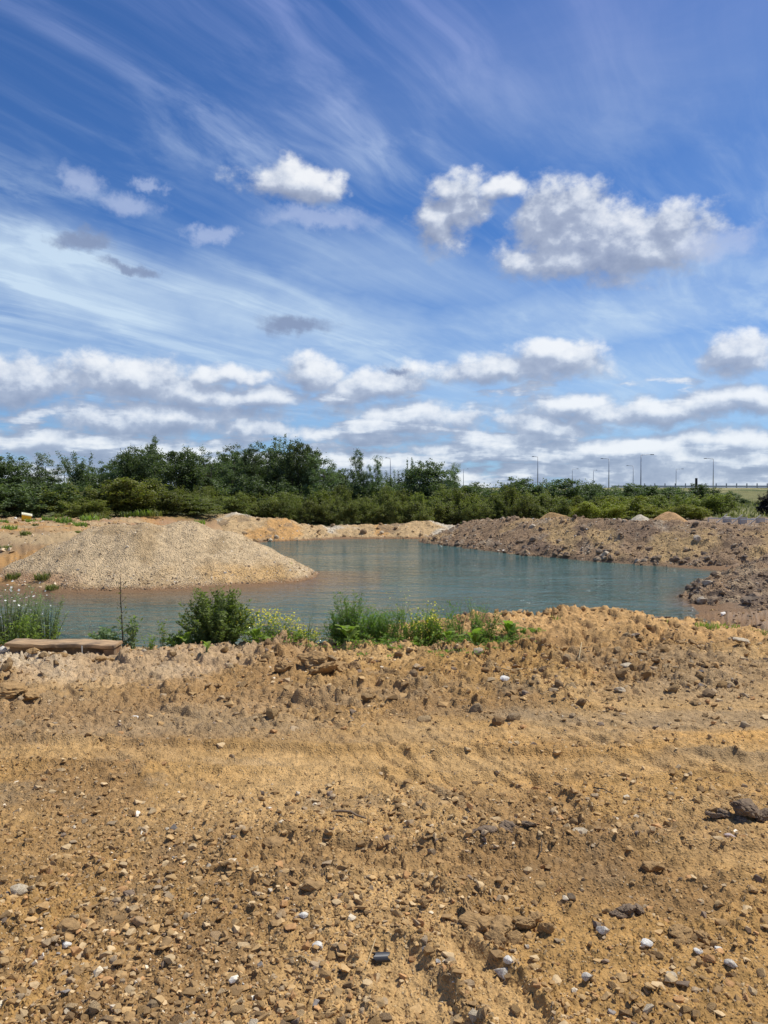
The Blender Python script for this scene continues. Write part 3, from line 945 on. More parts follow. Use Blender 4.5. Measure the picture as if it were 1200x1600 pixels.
NP = 105000
px_, py_ = near_sample(NP, 1.9, 9.6, 2.6, 5)
dens = 0.30 + 0.70 * ss(fbm(px_, py_, 0.9, 3, 301), -0.35, 0.25)
dens *= 1 - 0.35 * ss(py_, 3.9, 4.3) * (1 - ss(py_, 5.0, 5.6)) * ss(px_, -2, -.5)
dens *= 0.55 + 0.45 * (1 - ss(py_, 3.2, 4.2))
for (X0, Y0, X1, Y1, w) in ((0.03, 2.60, 0.30, 1.7, 0.10), (0.27, 2.66, 0.62, 1.8, 0.07), (-3.0, 4.75, 2.6, 4.35, 0.16), (-0.5, 3.28, 3.0, 3.15, 0.13)):
    ex, ey = X1 - X0, Y1 - Y0
    t = np.clip(((px_ - X0) * ex + (py_ - Y0) * ey) / (ex * ex + ey * ey), 0, 1)
    dens *= 0.15 + 0.85 * ss(np.hypot(px_ - X0 - t * ex, py_ - Y0 - t * ey), w * 0.6, w * 1.4)
kp = rs.rand(NP) < dens
px_, py_ = px_[kp], py_[kp]
NP = len(px_)
size = 0.0036 * np.exp(rs.normal(0, 0.55, NP)) + 0.0043 * (rs.pareto(2.2, NP))
size = np.clip(size, 0.002, 0.028) * (1 + 0.10 * (py_ - 3).clip(0))
pz_ = ground(px_, py_)
app = size / py_
order = np.argsort(-app)
big = order[:300]; rest = order[300:]
protos = [rock_mesh('stone', 400 + i, M_STONE) for i in range(10)]
for i in big:
    link('stone', protos[rs.randint(10)], GROUND, (px_[i], py_[i], pz_[i] + size[i] * 0.12), (rs.uniform(-.5, .5), rs.uniform(-.5, .5), rs.uniform(0, 6.3)), float(size[i]))
PAL = np.array([1.11, 1.10, 1.06]) * np.array([[0.33, 0.205, 0.088], [0.42, 0.275, 0.125], [0.26, 0.165, 0.075], [0.47, 0.34, 0.185], [0.34, 0.25, 0.15], [0.42, 0.235, 0.10], [0.20, 0.145, 0.10], [0.62, 0.52, 0.37], [0.80, 0.73, 0.60], [0.24, 0.21, 0.18]])
PW = np.array([.28, .24, .18, .12, .08, .06, .02, .014, .004, .004])


def pebble_mesh(name, x, y, z, sz, bases, seed, mat=M_PEB, pal=PAL, pw=PW, sink=0.1):
    r = np.random.RandomState(seed)
    n = len(x)
    ci = r.choice(len(pal), n, p=pw / pw.sum())
    col = pal[ci] * r.uniform(0.8, 1.2, (n, 1))
    Vs, Fs, Cs = [], [], []
    off = 0
    var = [[hull_rock(seed + 7 * k + q, 7 if b == OCT else 12) for q in range(6)] for k, b in enumerate(bases)]
    lim = [0.006, 0.012]
    k = np.zeros(n, int) if len(bases) == 1 else (sz > np.quantile(sz, 0.80)).astype(int)
    q = r.randint(6, size=n)
    for kk in range(len(bases)):
        for qq in range(6):
            s = np.where((k == kk) & (q == qq))[0]
            if len(s) == 0:
                continue
            v0, f0 = var[kk][qq]
            a = r.uniform(0, 6.3, len(s)); tl = r.uniform(-.6, .6, len(s))
            ca, sa, ct, st = np.cos(a), np.sin(a), np.cos(tl), np.sin(tl)
            X = v0[None, :, 0]; Y = v0[None, :, 1]; Z = v0[None, :, 2]
            Y2 = Y * ct[:, None] - Z * st[:, None]; Z2 = Y * st[:, None] + Z * ct[:, None]
            X3 = X * ca[:, None] - Y2 * sa[:, None]; Y3 = X * sa[:, None] + Y2 * ca[:, None]
            P = np.stack([X3, Y3, Z2], -1) * sz[s][:, None, None] + np.stack([x[s], y[s], z[s] + sz[s] * sink], -1)[:, None, :]
            F = f0[None] + (np.arange(len(s)) * len(v0))[:, None, None] + off
            Vs.append(P.reshape(-1, 3)); Fs.append(F.reshape(-1, 3)); Cs.append(np.repeat(col[s], len(v0), 0))
            off += len(s) * len(v0)
    return mesh_np(name, np.vstack(Vs), [np.vstack(Fs)], mat, {'col': np.vstack(Cs)})


link('loose_gravel', pebble_mesh('loose_gravel', px_[rest], py_[rest], pz_[rest], size[rest], [OCT, 12], 500), GROUND, kind='stuff')

# clods on the rough band of the near bank: individual lumps
CL = 15000
cx_, cy_ = near_sample(CL, 4.9, 9.9, 1.4, 9)
Rm = ss(cy_ + 0.35 * fbm(cx_, cy_, 0.7, 3, 21), 4.9, 6.1)
kp = rs.rand(CL) < Rm * (0.25 + 0.75 * ss(fbm(cx_, cy_, 0.9, 3, 44), -0.2, 0.4))
cx_, cy_ = cx_[kp], cy_[kp]
cs_ = np.clip(0.010 + 0.011 * rs.pareto(2.0, len(cx_)), 0, 0.055)
cz_ = ground(cx_, cy_)
o_ = np.argsort(-cs_)
clodm = [rock_mesh('clod', 450 + i, M_STONE, clod=True) for i in range(8)]
for i in o_[:160]:
    link('clod', clodm[rs.randint(8)], GROUND, (cx_[i], cy_[i], cz_[i] + cs_[i] * 0.2), (rs.uniform(-.6, .6), rs.uniform(-.6, .6), rs.uniform(0, 6.3)), float(cs_[i]))
o_ = o_[160:]
link('loose_clods', pebble_mesh('loose_clods', cx_[o_], cy_[o_], cz_[o_], cs_[o_], [OCT, 12], 520, pal=PAL[[0, 2, 4, 1, 6, 3]], pw=np.array([.3, .25, .2, .1, .1, .05])), GROUND, kind='stuff')


def scatter_heap(par, pts, slope, smooth, relief, n, smin, spar, smax, nbig, seed, pal, pw, pad, zmin=WZ + 0.02, part='clod', stuff='rubble', bases=(OCT, 12), mats=None):
    r = np.random.RandomState(seed)
    P = np.array(pts)
    x = r.uniform(P[:, 0].min() - pad, P[:, 0].max() + pad, n * 3); y = r.uniform(P[:, 1].min() - pad, P[:, 1].max() + 1.5, n * 3)
    z = heapz(x, y, pts, slope, smooth, relief); b = ground(x, y)
    k = (z > b - 0.02) & (z > zmin) & (np.abs(x) < 0.62 * y)
    x, y, z = x[k][:n], y[k][:n], z[k][:n]
    s = np.clip(smin * (0.6 + 0.6 * r.rand(len(x))) + spar * r.pareto(2.4, len(x)) * (0.6 + 1.1 * (1 - ss(z, WZ + .1, WZ + .8))), 0, smax)
    o = np.argsort(-s / y)
    if nbig:
        ms = mats or clodm
        for i in o[:nbig]:
            link(part, ms[r.randint(len(ms))], par, (x[i], y[i], z[i] + s[i] * 0.15), (r.uniform(-.5, .5), r.uniform(-.5, .5), r.uniform(0, 6.3)), float(s[i]))
        o = o[nbig:]
    link(stuff, pebble_mesh(stuff, x[o], y[o], z[o], s[o], list(bases), seed, pal=pal, pw=pw), par, kind='stuff')


def dark_stone():
    m = stone_mat('spoil_clod_surface', False)
    r = [n for n in m.node_tree.nodes if n.type == 'VALTORGB'][0]
    cols = [(0.26, 0.18, 0.11), (0.30, 0.21, 0.125), (0.21, 0.15, 0.10), (0.34, 0.24, 0.14), (0.28, 0.21, 0.14), (0.38, 0.29, 0.19), (0.19, 0.145, 0.105), (0.52, 0.43, 0.31)]
    for e, c in zip(r.color_ramp.elements, cols):
        e.color = c + (1,)
    return m


M_DSTONE = dark_stone()
dclod = [rock_mesh('clod', 480 + i, M_DSTONE, clod=True) for i in range(8)]
DPAL = np.array([[0.29, 0.19, 0.11], [0.35, 0.235, 0.13], [0.22, 0.15, 0.095], [0.40, 0.30, 0.19], [0.50, 0.43, 0.33], [0.68, 0.62, 0.52]])
DPW = np.array([.34, .28, .18, .12, .06, .02])
GPAL = np.array([[0.58, 0.44, 0.27], [0.48, 0.35, 0.19], [0.64, 0.53, 0.37], [0.40, 0.27, 0.14], [0.74, 0.66, 0.52], [0.42, 0.33, 0.22]])
GPW = np.array([.3, .22, .2, .14, .07, .07])
scatter_heap(GH, g_pts, 0.60, 0.6, g_rel, 20000, 0.017, 0.007, 0.09, 0, 601, GPAL, GPW, 6, stuff='heaped_gravel', bases=(OCT,))
scatter_heap(SB, s_pts, 0.42, 0.6, s_rel, 2500, 0.04, 0.02, 0.30, 24, 611, np.vstack([GPAL, DPAL[:2]]), np.array([.2, .2, .2, .15, .1, .05, .05, .05]), 5, stuff='loose_rubble')
scatter_heap(DH, d_pts, 0.42, 0.6, d_rel, 14000, 0.045, 0.030, 0.22, 170, 621, DPAL, DPW, 8, stuff='loose_rubble', mats=dclod)
scatter_heap(RH, r_pts, 0.46, 0.6, r_rel, 6500, 0.035, 0.026, 0.20, 130, 631, DPAL, DPW, 7, stuff='loose_rubble', mats=dclod)
# grit strewn on the left shore
lx = rs.uniform(-24, -6, 5000); ly = rs.uniform(25, 50, 5000); lz = ground(lx, ly)
k = (lz > WZ + 0.05) & (np.abs(lx) < 0.6 * ly) & (sdf_poly(lx, ly) > 0.2)
lx, ly, lz = lx[k], ly[k], lz[k]
link('shore_gravel', pebble_mesh('shore_gravel', lx, ly, lz, np.clip(0.03 + 0.02 * rs.pareto(2.3, len(lx)), 0, .2), [OCT, 12], 640, pal=np.vstack([GPAL, PAL[:4]]), pw=np.array([.1, .1, .1, .15, .04, .1, .1, .1, .1, .1])), GROUND, kind='stuff')

# stones that stand out, one by one
M_WHITE = solid_stone('white_chalk_stone', (0.82, 0.79, 0.70), (0.64, 0.58, 0.47))
M_PALE = solid_stone('pale_buff_rock', (0.56, 0.47, 0.33), (0.40, 0.31, 0.19))
M_SPECK = solid_stone('speckled_flint', (0.72, 0.66, 0.55), (0.36, 0.31, 0.24), 5)
M_YELST = solid_stone('yellow_stone', (0.62, 0.42, 0.14), (0.45, 0.29, 0.10))
M_TAN = solid_stone('tan_stone', (0.46, 0.31, 0.16), (0.36, 0.235, 0.115))
M_BROWNCLOD = solid_stone('brown_clay_clod', (0.40, 0.25, 0.105), (0.30, 0.185, 0.078), 3, 0.95, 0.4)
M_DARKCLOD = solid_stone('dark_earth_clod', (0.25, 0.18, 0.11), (0.15, 0.105, 0.07), 3, 0.95, 0.4)
M_PINK = solid_stone('pinkish_stone', (0.62, 0.50, 0.44), (0.48, 0.36, 0.30))
named = [
    # px, py, width px, flat, mat, name, label, kind
    (29, 1392, 36, .8, M_PALE, 'rock', 'pale buff angular rock standing alone on the gravel at the picture edge'),
    (102, 1477, 20, .7, M_WHITE, 'stone', 'white rounded stone below a brown clod near the lone buff rock'),
    (496, 1471, 22, .9, M_WHITE, 'stone', 'upright white oval stone with grey flecks near the black pipe offcut'),
    (474, 1427, 20, .55, M_WHITE, 'stone', 'flat white triangular stone beside a long tan stone'),
    (441, 1426, 22, .8, M_TAN, 'stone', 'long tan stone lying beside the flat white triangular one'),
    (406, 1473, 17, .6, M_YELST, 'stone', 'bright yellow flat stone between the brown round and white oval stones'),
    (338, 1462, 22, .8, M_TAN, 'stone', 'round tan brown stone lying beside the yellow stone'),
    (112, 1452, 34, .7, M_BROWNCLOD, 'clod', 'brown clay clod directly above the white rounded stone'),
    (218, 1440, 30, .7, M_TAN, 'stone', 'pair sized tan stone half sunk in gravel, midway between two clods'),
    (795, 1506, 18, 1.0, M_WHITE, 'stone', 'brightest small white stone resting against the big clay clod cluster'),
    (787, 1521, 30, .7, M_SPECK, 'stone', 'grey speckled flint nodule directly under the brightest white stone'),
    (916, 1525, 20, 1.0, M_SPECK, 'stone', 'white flint with a dark hollow standing on open gravel'),
    (1011, 1472, 22, .6, M_WHITE, 'stone', 'smooth white almond shaped stone on bare brown gravel'),
    (1123, 1482, 18, .9, M_WHITE, 'stone', 'white hooked flint chip standing above the grey speckled pair'),
    (1143, 1504, 22, .8, M_SPECK, 'stone', 'grey white pitted flint below the hooked white chip'),
    (1091, 1485, 16, .6, M_WHITE, 'stone', 'small cream white block stone beside the hooked flint chip'),
    (1051, 1518, 26, .55, M_PALE, 'stone', 'broad flat cream stone between pitted flint and hollow flint'),
    (941, 1454, 24, .8, M_SPECK, 'stone', 'knobbly white and grey flint behind the almond shaped stone'),
    (907, 1300, 32, .4, M_PALE, 'stone', 'long flat pale stone lying on the smooth rolled clay'),
    (1140, 1301, 22, .5, M_PINK, 'stone', 'pinkish white flake lying against the dark earth clod'),
    (1020, 1355, 34, .6, M_BROWNCLOD, 'clod', 'lone brown clay clod on gravel between dark clod and tyre marks'),
    (432, 1300, 34, .5, M_BROWNCLOD, 'clod', 'flat brown clod with a dark undercut edge, left of the twisted root'),
    (485, 1378, 32, .6, M_BROWNCLOD, 'clod', 'brown clay clod with shaded side and a small white chip beside it'),
    (211, 1116, 18, .8, M_WHITE, 'stone', 'white stone on the lumpy clay below the timber beam'),
    (790, 1060, 26, .5, M_WHITE, 'stone', 'crumbled white chalk piece on the rough bank slope'),
    (980, 1041, 30, .45, M_PALE, 'rock', 'pale flat slab of rock on the rough bank below the clay ridge'),
    (1158, 1009, 34, .5, M_PALE, 'rock', 'pale flat rock beside the green grass tuft at the bank top'),
    (514, 1015, 20, .7, M_TAN, 'rock', 'tan block rock on the bank edge under the feathery weeds'),
    (4, 1016, 20, 1.0, M_WHITE, 'stone', 'whitish lump at the near end of the timber beam'),
    (225, 1013, 26, .7, M_PALE, 'rock', 'greyish rock on the bank edge just past the timber beam'),
]
for i, (px, py, w, fl, mt, nm, lab) in enumerate(named):
    x, y = at_z(px, py, 0.03)
    z = gz(x, y)
    x, y = at_z(px, py, z + 0.01); z = gz(x, y)
    s = w * math.hypot(y, 1.6) / FPX / 2
    vv, ff = crumb_rock(700 + i, .42, I3) if nm == 'clod' else hull_rock(700 + i, 16, fl * .75, 3)
    me = mesh_np(nm, vv * np.array([1, 1, fl * 1.2 if nm == 'clod' else 1]), [ff], mt)
    link(nm, me, None, (x, y, z + s * 0.28), (0.1, 0.1, rs.uniform(-.4, .4)), s, label=lab, category='clod' if nm == 'clod' else 'stone')


def clod_cluster(px, py, parts, mat, lab, name='clay_clod'):
    x, y = at_z(px, py, 0.03); z = gz(x, y)
    root = link(name, None, None, (x, y, z), label=lab, category='clod')
    for j, (dx, dy, dz, s, fl) in enumerate(parts):
        v, f_ = crumb_rock(800 + j + int(px), 0.45, I4)
        me = mesh_np('lump', v, [f_], mat)
        link('lump', me, root, (dx, dy, dz + gz(x + dx, y + dy) - z), (0.2 * j, 0.1, j * 1.3), (s, s, s * fl))


clod_cluster(770, 1452, [(-.045, .05, .02, .075, .75), (.04, .03, .015, .06, .8), (.115, .035, .015, .042, .8), (.16, .07, .012, .04, .7), (.0, -.05, .012, .05, .6), (.07, -.04, .01, .035, .7), (-.07, .12, .01, .05, .6), (.19, .0, .01, .028, .8)],
             M_BROWNCLOD, 'large broken clay clod cluster with deep shadow on open gravel')
clod_cluster(1165, 1282, [(0, .0, .03, .075, .75), (-.09, .03, .015, .05, .6), (-.15, .0, .01, .04, .6), (.06, -.02, .01, .05, .7), (-.04, -.04, .0, .04, .6)], M_DARKCLOD, 'dark earth clod lying with a pinkish flake on smooth clay', 'earth_clod')
clod_cluster(800, 1300, [(-.12, 0, .01, .05, .5), (0, .02, .012, .055, .55), (.08, .0, .01, .04, .6), (-.2, -.02, .0, .04, .5)], M_DARKCLOD, 'low row of dark crumbled clods across the tyre marks', 'earth_clod')
clod_cluster(980, 1420, [(0, 0, .01, .035, .7), (.05, .02, .01, .03, .7), (-.04, -.02, .0, .03, .7)], M_DARKCLOD, 'small dark clod knot between gravel and the almond shaped stone', 'earth_clod')
clod_cluster(1065, 1455, [(0, 0, .015, .045, .7), (.07, -.01, .01, .04, .7), (.05, -.06, .0, .03, .6), (-.03, -.05, .0, .03, .6)], M_BROWNCLOD, 'grey brown clod group beside the white almond shaped stone')
clod_cluster(490, 1045, [(0, 0, .05, .16, .7), (.22, -.1, .03, .13, .6), (-.26, -.05, .03, .12, .7), (.10, -.30, .02, .12, .6), (.35, .05, .02, .1, .6)], M_BROWNCLOD, 'largest lumpy clay clods on the bank crest behind the rolled ground')
clod_cluster(965, 958, [(0, 0, .02, .15, .7), (.2, .02, .0, .11, .6), (-.2, .02, .0, .12, .6), (-.42, .04, .0, .10, .6)], M_BROWNCLOD, 'highest brown clods on the clay ridge against the water')
clod_cluster(1033, 960, [(0, 0, .02, .12, .8), (.12, .0, .0, .09, .7)], M_DARKCLOD, 'dark clod peak at the water side end of the clay ridge', 'earth_clod')
for px, lab in ((52, 'crumbly soil lump piled against the timber beam, nearest the picture edge'), (98, 'crumbly soil lump piled against the middle of the timber beam'), (158, 'crumbly soil lump piled against the beam near its strap end')):
    clod_cluster(px, 1027, [(0, 0, .02, .06, .7), (.09, .01, .0, .045, .7), (-.08, -.02, .0, .05, .6), (.03, -.08, .0, .04, .6)], M_BROWNCLOD, lab)
clod_cluster(8, 1090, [(0, 0, .03, .15, .7), (.18, .05, .0, .12, .7), (-.1, -.2, .0, .12, .6)], M_BROWNCLOD, 'clay clods at the picture edge below the timber beam')

# ------------------------------------------------------------------ timber beam
def wood_mat(ca=(0.28, 0.17, 0.08), cb=(0.50, 0.33, 0.17)):
    m, g, b = new_mat('weathered_timber')
    tc = g.node('ShaderNodeTexCoord').outputs['Object']
    gr = g.noise(g.v('MULTIPLY', tc, (1.2, 14, 14)), 3.0, 6, 0.6, 0.4)
    col = g.mix(g.sstep(gr, 0.35, 0.65), ca, cb)
    dirt = g.sstep(g.noise(tc, 5.0, 5, 0.6), 0.42, 0.6)
    col = g.mix(g.m('MULTIPLY', dirt, 0.75), col, (0.34, 0.23, 0.12))
    col = g.mix(g.m('MULTIPLY', g.sstep(g.noise(tc, 2.3, 5, 0.7), 0.5, 0.62), 0.7), col, (0.12, 0.08, 0.05))
    g.put(b.inputs['Base Color'], col); b.inputs['Roughness'].default_value = 0.85
    bp = g.node('ShaderNodeBump'); g.put(bp.inputs['Height'], gr); bp.inputs['Strength'].default_value = 0.6; bp.inputs['Distance'].default_value = 0.01
    g.l.new(bp.outputs[0], b.inputs['Normal'])
    return m


import bmesh
M_WOOD = wood_mat()
bx, by = at_z(95, 1024, 0.0)
def board(name, dx, dy, dz, par, loc, mat):
    bm = bmesh.new(); bmesh.ops.create_cube(bm, size=1)
    bmesh.ops.scale(bm, vec=(dx, dy, dz), verts=bm.verts)
    bmesh.ops.subdivide_edges(bm, edges=[e for e in bm.edges if abs(e.verts[0].co.x - e.verts[1].co.x) > dx * .5], cuts=16)
    bmesh.ops.bevel(bm, geom=[e for e in bm.edges if len(e.link_faces) == 2 and e.calc_face_angle(0) > 1], offset=0.006, segments=2, affect='EDGES')
    for v in bm.verts:
        v.co.z += 0.004 * math.sin(v.co.x * 9) + 0.003 * math.sin(v.co.x * 31 + v.co.y * 20)
        v.co.y += 0.005 * math.sin(v.co.x * 7 + 1) + 0.003 * math.sin(v.co.x * 43)
    me = bpy.data.meshes.new(name); bm.to_mesh(me); bm.free(); me.materials.append(mat)
    return link(name, me, par, loc)


zb = max(gz(bx - .4, by), gz(bx + .4, by), gz(bx, by))
beam = link('timber_beam', None, None, (bx - 0.04, by + 0.18, zb + 0.0), (math.radians(2), math.radians(0.5), math.radians(-1.2)), label='short weathered timber beam lying on the bank edge among the weeds', category='timber beam')
M_WOOD_SHADE = wood_mat((0.16, 0.085, 0.035), (0.27, 0.15, 0.07))  # darker copy of the timber, painting in shade on the beam's front
board('top_board', 1.10, 0.24, 0.034, beam, (0, 0, 0.085), M_WOOD)
board('lower_board', 1.06, 0.16, 0.12, beam, (0, 0.03, 0.002), M_WOOD_SHADE)
board('end_block', 0.10, 0.22, 0.12, beam, (0.485, 0.0, 0.0015), M_WOOD_SHADE)
mb = MB(); mb.tube([(0.235, -0.137, 0.10), (0.238, -0.143, 0.05), (0.236, -0.137, -0.06)], 0.005, 5)
link('strap', mb.mesh('strap', plain('pale_strap', (0.5, 0.5, 0.46), 0.6)), beam)

# ------------------------------------------------------------------ litter: pipe offcut, root, straws
x, y = at_z(595, 1487, 0.01); z = gz(x, y)
mb = MB()
L, ro, ri, N = 0.052, 0.019, 0.015, 12
Vv = []; Fv = []
for i, t in enumerate(np.linspace(-L / 2, L / 2, 4)):
    for rr_ in (ro, ri):
        for k_ in range(N + 1):
            a = math.radians(-25 + 230 * k_ / N)
            Vv.append((t + 0.006 * math.sin(k_ * 1.3) * (i in (0, 3)), rr_ * math.cos(a), rr_ * math.sin(a) * 0.85))
M1 = N + 1
for i in range(3):
    for s_ in (0, 1):
        for k_ in range(N):
            a = (i * 2 + s_) * M1 + k_; b = ((i + 1) * 2 + s_) * M1 + k_
            Fv.append((a, b, b + 1, a + 1) if s_ else (a, a + 1, b + 1, b))
    for k_ in (0, N):
        a = i * 2 * M1 + k_; b = (i + 1) * 2 * M1 + k_
        Fv.append((a, b, b + M1, a + M1))
for i in (0, 3):
    for k_ in range(N):
        a = i * 2 * M1 + k_
        Fv.append((a, a + 1, a + 1 + M1, a + M1))
mb.add(Vv, Fv)
link('pipe_offcut', mb.mesh('pipe_offcut', plain('black_plastic', (0.03, 0.032, 0.035), 0.45)), None, (x, y, z + 0.010), (0.1, 0.1, math.radians(14)), label='short broken offcut of black plastic pipe lying on the gravel', category='pipe')


def twig(px, py, pts, r, mat, name, lab, cat='twig'):
    x, y = at_z(px, py, 0.01)
    mb = MB(); P = []
    for (dx, dy, dz) in pts:
        P.append((dx, dy, gz(x + dx, y + dy) + dz))
    mb.tube(P, [r * (1 - 0.5 * i / len(P)) for i in range(len(P))], 5)
    link(name, mb.mesh(name, mat, True), None, (x, y, 0), label=lab, category=cat)


M_STRAW = plain('dry_straw', (0.55, 0.43, 0.24), 0.8)
twig(545, 1278, [(-.085, .04, .01), (-.04, .015, .02), (0.01, .01, .018), (.04, -.015, .02), (.085, -.03, .008)], 0.008, M_DARKCLOD, 'root', 'twisted dark root lying on the brown gravel', 'root')
twig(582, 1490, [(-.02, -.05, .004), (-.01, 0, .012), (.01, .06, .03)], 0.0016, M_STRAW, 'straw', 'thin dry straw leaning by the black pipe offcut', 'straw')
twig(470, 1500, [(-.06, .0, .006), (0, 0.0, .01), (.05, -.01, .006)], 0.0015, M_STRAW, 'straw', 'thin pale straw lying flat between white oval stone and clods', 'straw')
twig(845, 1330, [(-.03, -.06, .01), (0, -.01, .02), (.015, .05, .015)], 0.003, M_STEM_DARK, 'twig', 'bent dark twig among the crumbled clods by tyre marks')
twig(801, 1365, [(-.03, .05, .008), (0, 0, .012), (.02, -.04, .006)], 0.003, M_TAN, 'twig', 'short brown twig on gravel below the tyre marks')
twig(795, 1041, [(-.14, 0, .02), (0, 0, .03), (.13, .01, .02)], 0.007, M_STRAW, 'stick', 'pale dry stick lying along the rough bank', 'stick')
twig(905, 1022, [(-.03, -.1, .03), (.0, 0, .06), (.05, .1, .1)], 0.005, M_STRAW, 'stick', 'pale dry stalk leaning on the clay ridge', 'stick')
twig(945, 1243, [(-.05, .04, .006), (0, 0.02, .01), (.03, -.04, .006)], 0.004, M_STEM_DARK, 'twig', 'curved dark twig on the smooth rolled clay')

# ------------------------------------------------------------------ foliage
def leaf_mesh(name, P, size, mat, seed=0, aspect=0.5, up=0.35, tint=None, dirs=None):
    r = np.random.RandomState(seed)
    n = len(P)
    nrm = r.normal(size=(n, 3)); nrm[:, 2] = np.abs(nrm[:, 2]) + up
    nrm /= np.linalg.norm(nrm, axis=1)[:, None]
    t = r.normal(size=(n, 3)) if dirs is None else dirs + 0.25 * r.normal(size=(n, 3))
    t -= nrm * (t * nrm).sum(1)[:, None]; t /= np.linalg.norm(t, axis=1)[:, None] + 1e-9
    b = np.cross(nrm, t)
    s = np.asarray(size) * r.uniform(0.7, 1.3, n)
    s = s[:, None]
    V = np.stack([P - t * s * .5, P + b * s * aspect * .5, P + t * s * .5, P - b * s * aspect * .5], 1)
    V[:, 1] += nrm * s * 0.06; V[:, 3] += nrm * s * 0.06
    F = np.arange(4 * n).reshape(n, 4)
    tn = r.rand(n) if tint is None else np.clip(tint + r.uniform(-.25, .25, n), 0, 1)
    return mesh_np(name, V.reshape(-1, 3), [F], mat, {'tint': np.repeat(tn, 4)})


def crown(seed, lobes, nclump, per, cr, shell=0.45, droop=0.0):
    """clumps of leaves spread through lobes; returns points, tint, clump centres"""
    r = np.random.RandomState(seed)
    L = np.array(lobes, float)
    w = L[:, 3] * L[:, 4] * L[:, 5]; w = w ** 0.7
    k = r.choice(len(L), nclump, p=w / w.sum())
    d = r.normal(size=(nclump, 3)); d /= np.linalg.norm(d, axis=1)[:, None]
    d[:, 2] = np.where(d[:, 2] < -0.6, -d[:, 2], d[:, 2])
    rr = r.uniform(0, 1, nclump) ** shell
    C = L[k, :3] + d * rr[:, None] * L[k, 3:6]
    C += r.normal(0, 0.08, C.shape) * L[k, 3:6]
    q = r.normal(size=(nclump, per, 3)) * np.array([1, 1, 0.7]) * (cr * r.uniform(.6, 1.3, nclump))[:, None, None]
    P = C[:, None, :] + q
    P[:, :, 2] -= droop * np.abs(q).sum(2)
    tn = np.repeat(r.uniform(0.1, 0.9, nclump), per)
    P = P.reshape(-1, 3)
    kk = P[:, 2] > 0.02
    return P[kk], tn[kk], C


def trunk_mesh(name, C, h, r0, seed, mat=M_BARK, nl=9, stems=1, fork=0.3):
    r = np.random.RandomState(seed); mb = MB()
    for s_ in range(stems):
        bx_, by_ = (0, 0) if stems == 1 else r.uniform(-.35, .35, 2) * h * .3
        lean = r.uniform(-.08, .08, 2) * h
        ts = np.linspace(0, 1, 6)
        pts = [(bx_ + lean[0] * t + 0.02 * h * math.sin(5 * t + s_), by_ + lean[1] * t, h * 0.9 * t) for t in ts]
        mb.tube(pts, [r0 * (1 - 0.8 * t) for t in ts], 6)
        for i in r.choice(len(C), min(nl, len(C)), replace=False):
            c = C[i]; t = np.clip(c[2] / h * r.uniform(.4, .7), 0.08, .8)
            j = int(t * 5); a = np.array(pts[j])
            m = (a + c) / 2 + np.array([0, 0, 0.05 * h])
            mb.tube([tuple(a), tuple(m), tuple(c)], [r0 * .45 * (1 - t * .6), r0 * .3 * (1 - t * .5), r0 * .08], 5)
    return mb.mesh(name, mat, True)


# unit plants: about 1 high and 1 wide; leaf size given for the size they are used at
def rand_lobes(seed, n, spread, zlo, zhi, rlo, rhi, zs=0.8):
    r = np.random.RandomState(seed); out = []
    for i in range(n):
        a = r.uniform(0, 6.3); d = spread * math.sqrt(r.rand())
        z = r.uniform(zlo, zhi); R = r.uniform(rlo, rhi)
        d *= 1 - 0.6 * max(0, (z - 0.5) / 0.5)
        out.append((d * math.cos(a), d * math.sin(a), z, R, R, R * zs))
    return out


KIND = {}


def mk(kind, n, build):
    KIND[kind] = [build(i) for i in range(n)]


def k_round(i):
    lob = rand_lobes(20 + i, 11, 0.34, 0.22, 0.82, 0.18, 0.27, 0.8)
    lob += [(0, 0, .74, .26, .26, .2), (0, 0, .45, .38, .38, .3)]
    P, t, C = crown(30 + i, lob, 230, 62, 0.032, 0.4)
    return trunk_mesh('trunk', C, 0.85, 0.022, i), leaf_mesh('crown', P, 0.027, M_L_DARK, i, 0.6, tint=t)


def k_upright(i):
    r = np.random.RandomState(60 + i)
    lob = []
    for s_ in range(5):
        a, d = r.uniform(0, 6.3), r.uniform(0.05, 0.3)
        top = r.uniform(0.6, 1.0) if s_ else 0.95
        for q in np.linspace(0.15, top - 0.07, 4):
            lob.append((d * math.cos(a) * (1 + .2 * q), d * math.sin(a), q, 0.27 * (1.1 - q * .6), 0.27 * (1.1 - q * .6), 0.16))
    P, t, C = crown(70 + i, lob, 230, 60, 0.028, 0.5)
    return trunk_mesh('trunk', C, 0.9, 0.018, i + 9, nl=14), leaf_mesh('crown', P, 0.026, M_L_WILLOW if i % 2 else M_L_DARK, i, 0.45, tint=t)


def k_sparse(i):
    r = np.random.RandomState(90 + i)
    lob = [(0, 0, 0.3, 0.36, 0.36, 0.28), (0.05, 0, 0.55, 0.3, 0.3, 0.24)]
    P, t, C = crown(95 + i, lob, 130, 55, 0.034, 0.5)
    Ps = [P]; Ts = [t]; mb_pts = []
    for q in range(9):
        a = r.uniform(0, 6.3); sp = r.uniform(.1, .42)
        p0 = np.array([0.1 * math.cos(a), 0.1 * math.sin(a), 0.42]); p1 = np.array([sp * math.cos(a), sp * math.sin(a), r.uniform(.72, 1.0)])
        tt = r.rand(230) ** .7
        pp = p0 + (p1 - p0) * tt[:, None] + r.normal(0, 0.022, (230, 3))
        Ps.append(pp); Ts.append(np.full(230, r.rand()))
        mb_pts.append(p1)
    P = np.vstack(Ps); t = np.concatenate(Ts)
    return trunk_mesh('trunk', np.array(mb_pts), 0.7, 0.016, i + 29, nl=9), leaf_mesh('crown', P, 0.030, M_L_WILLOW if i % 2 == 0 else M_L_DARK, i, 0.5, tint=t)


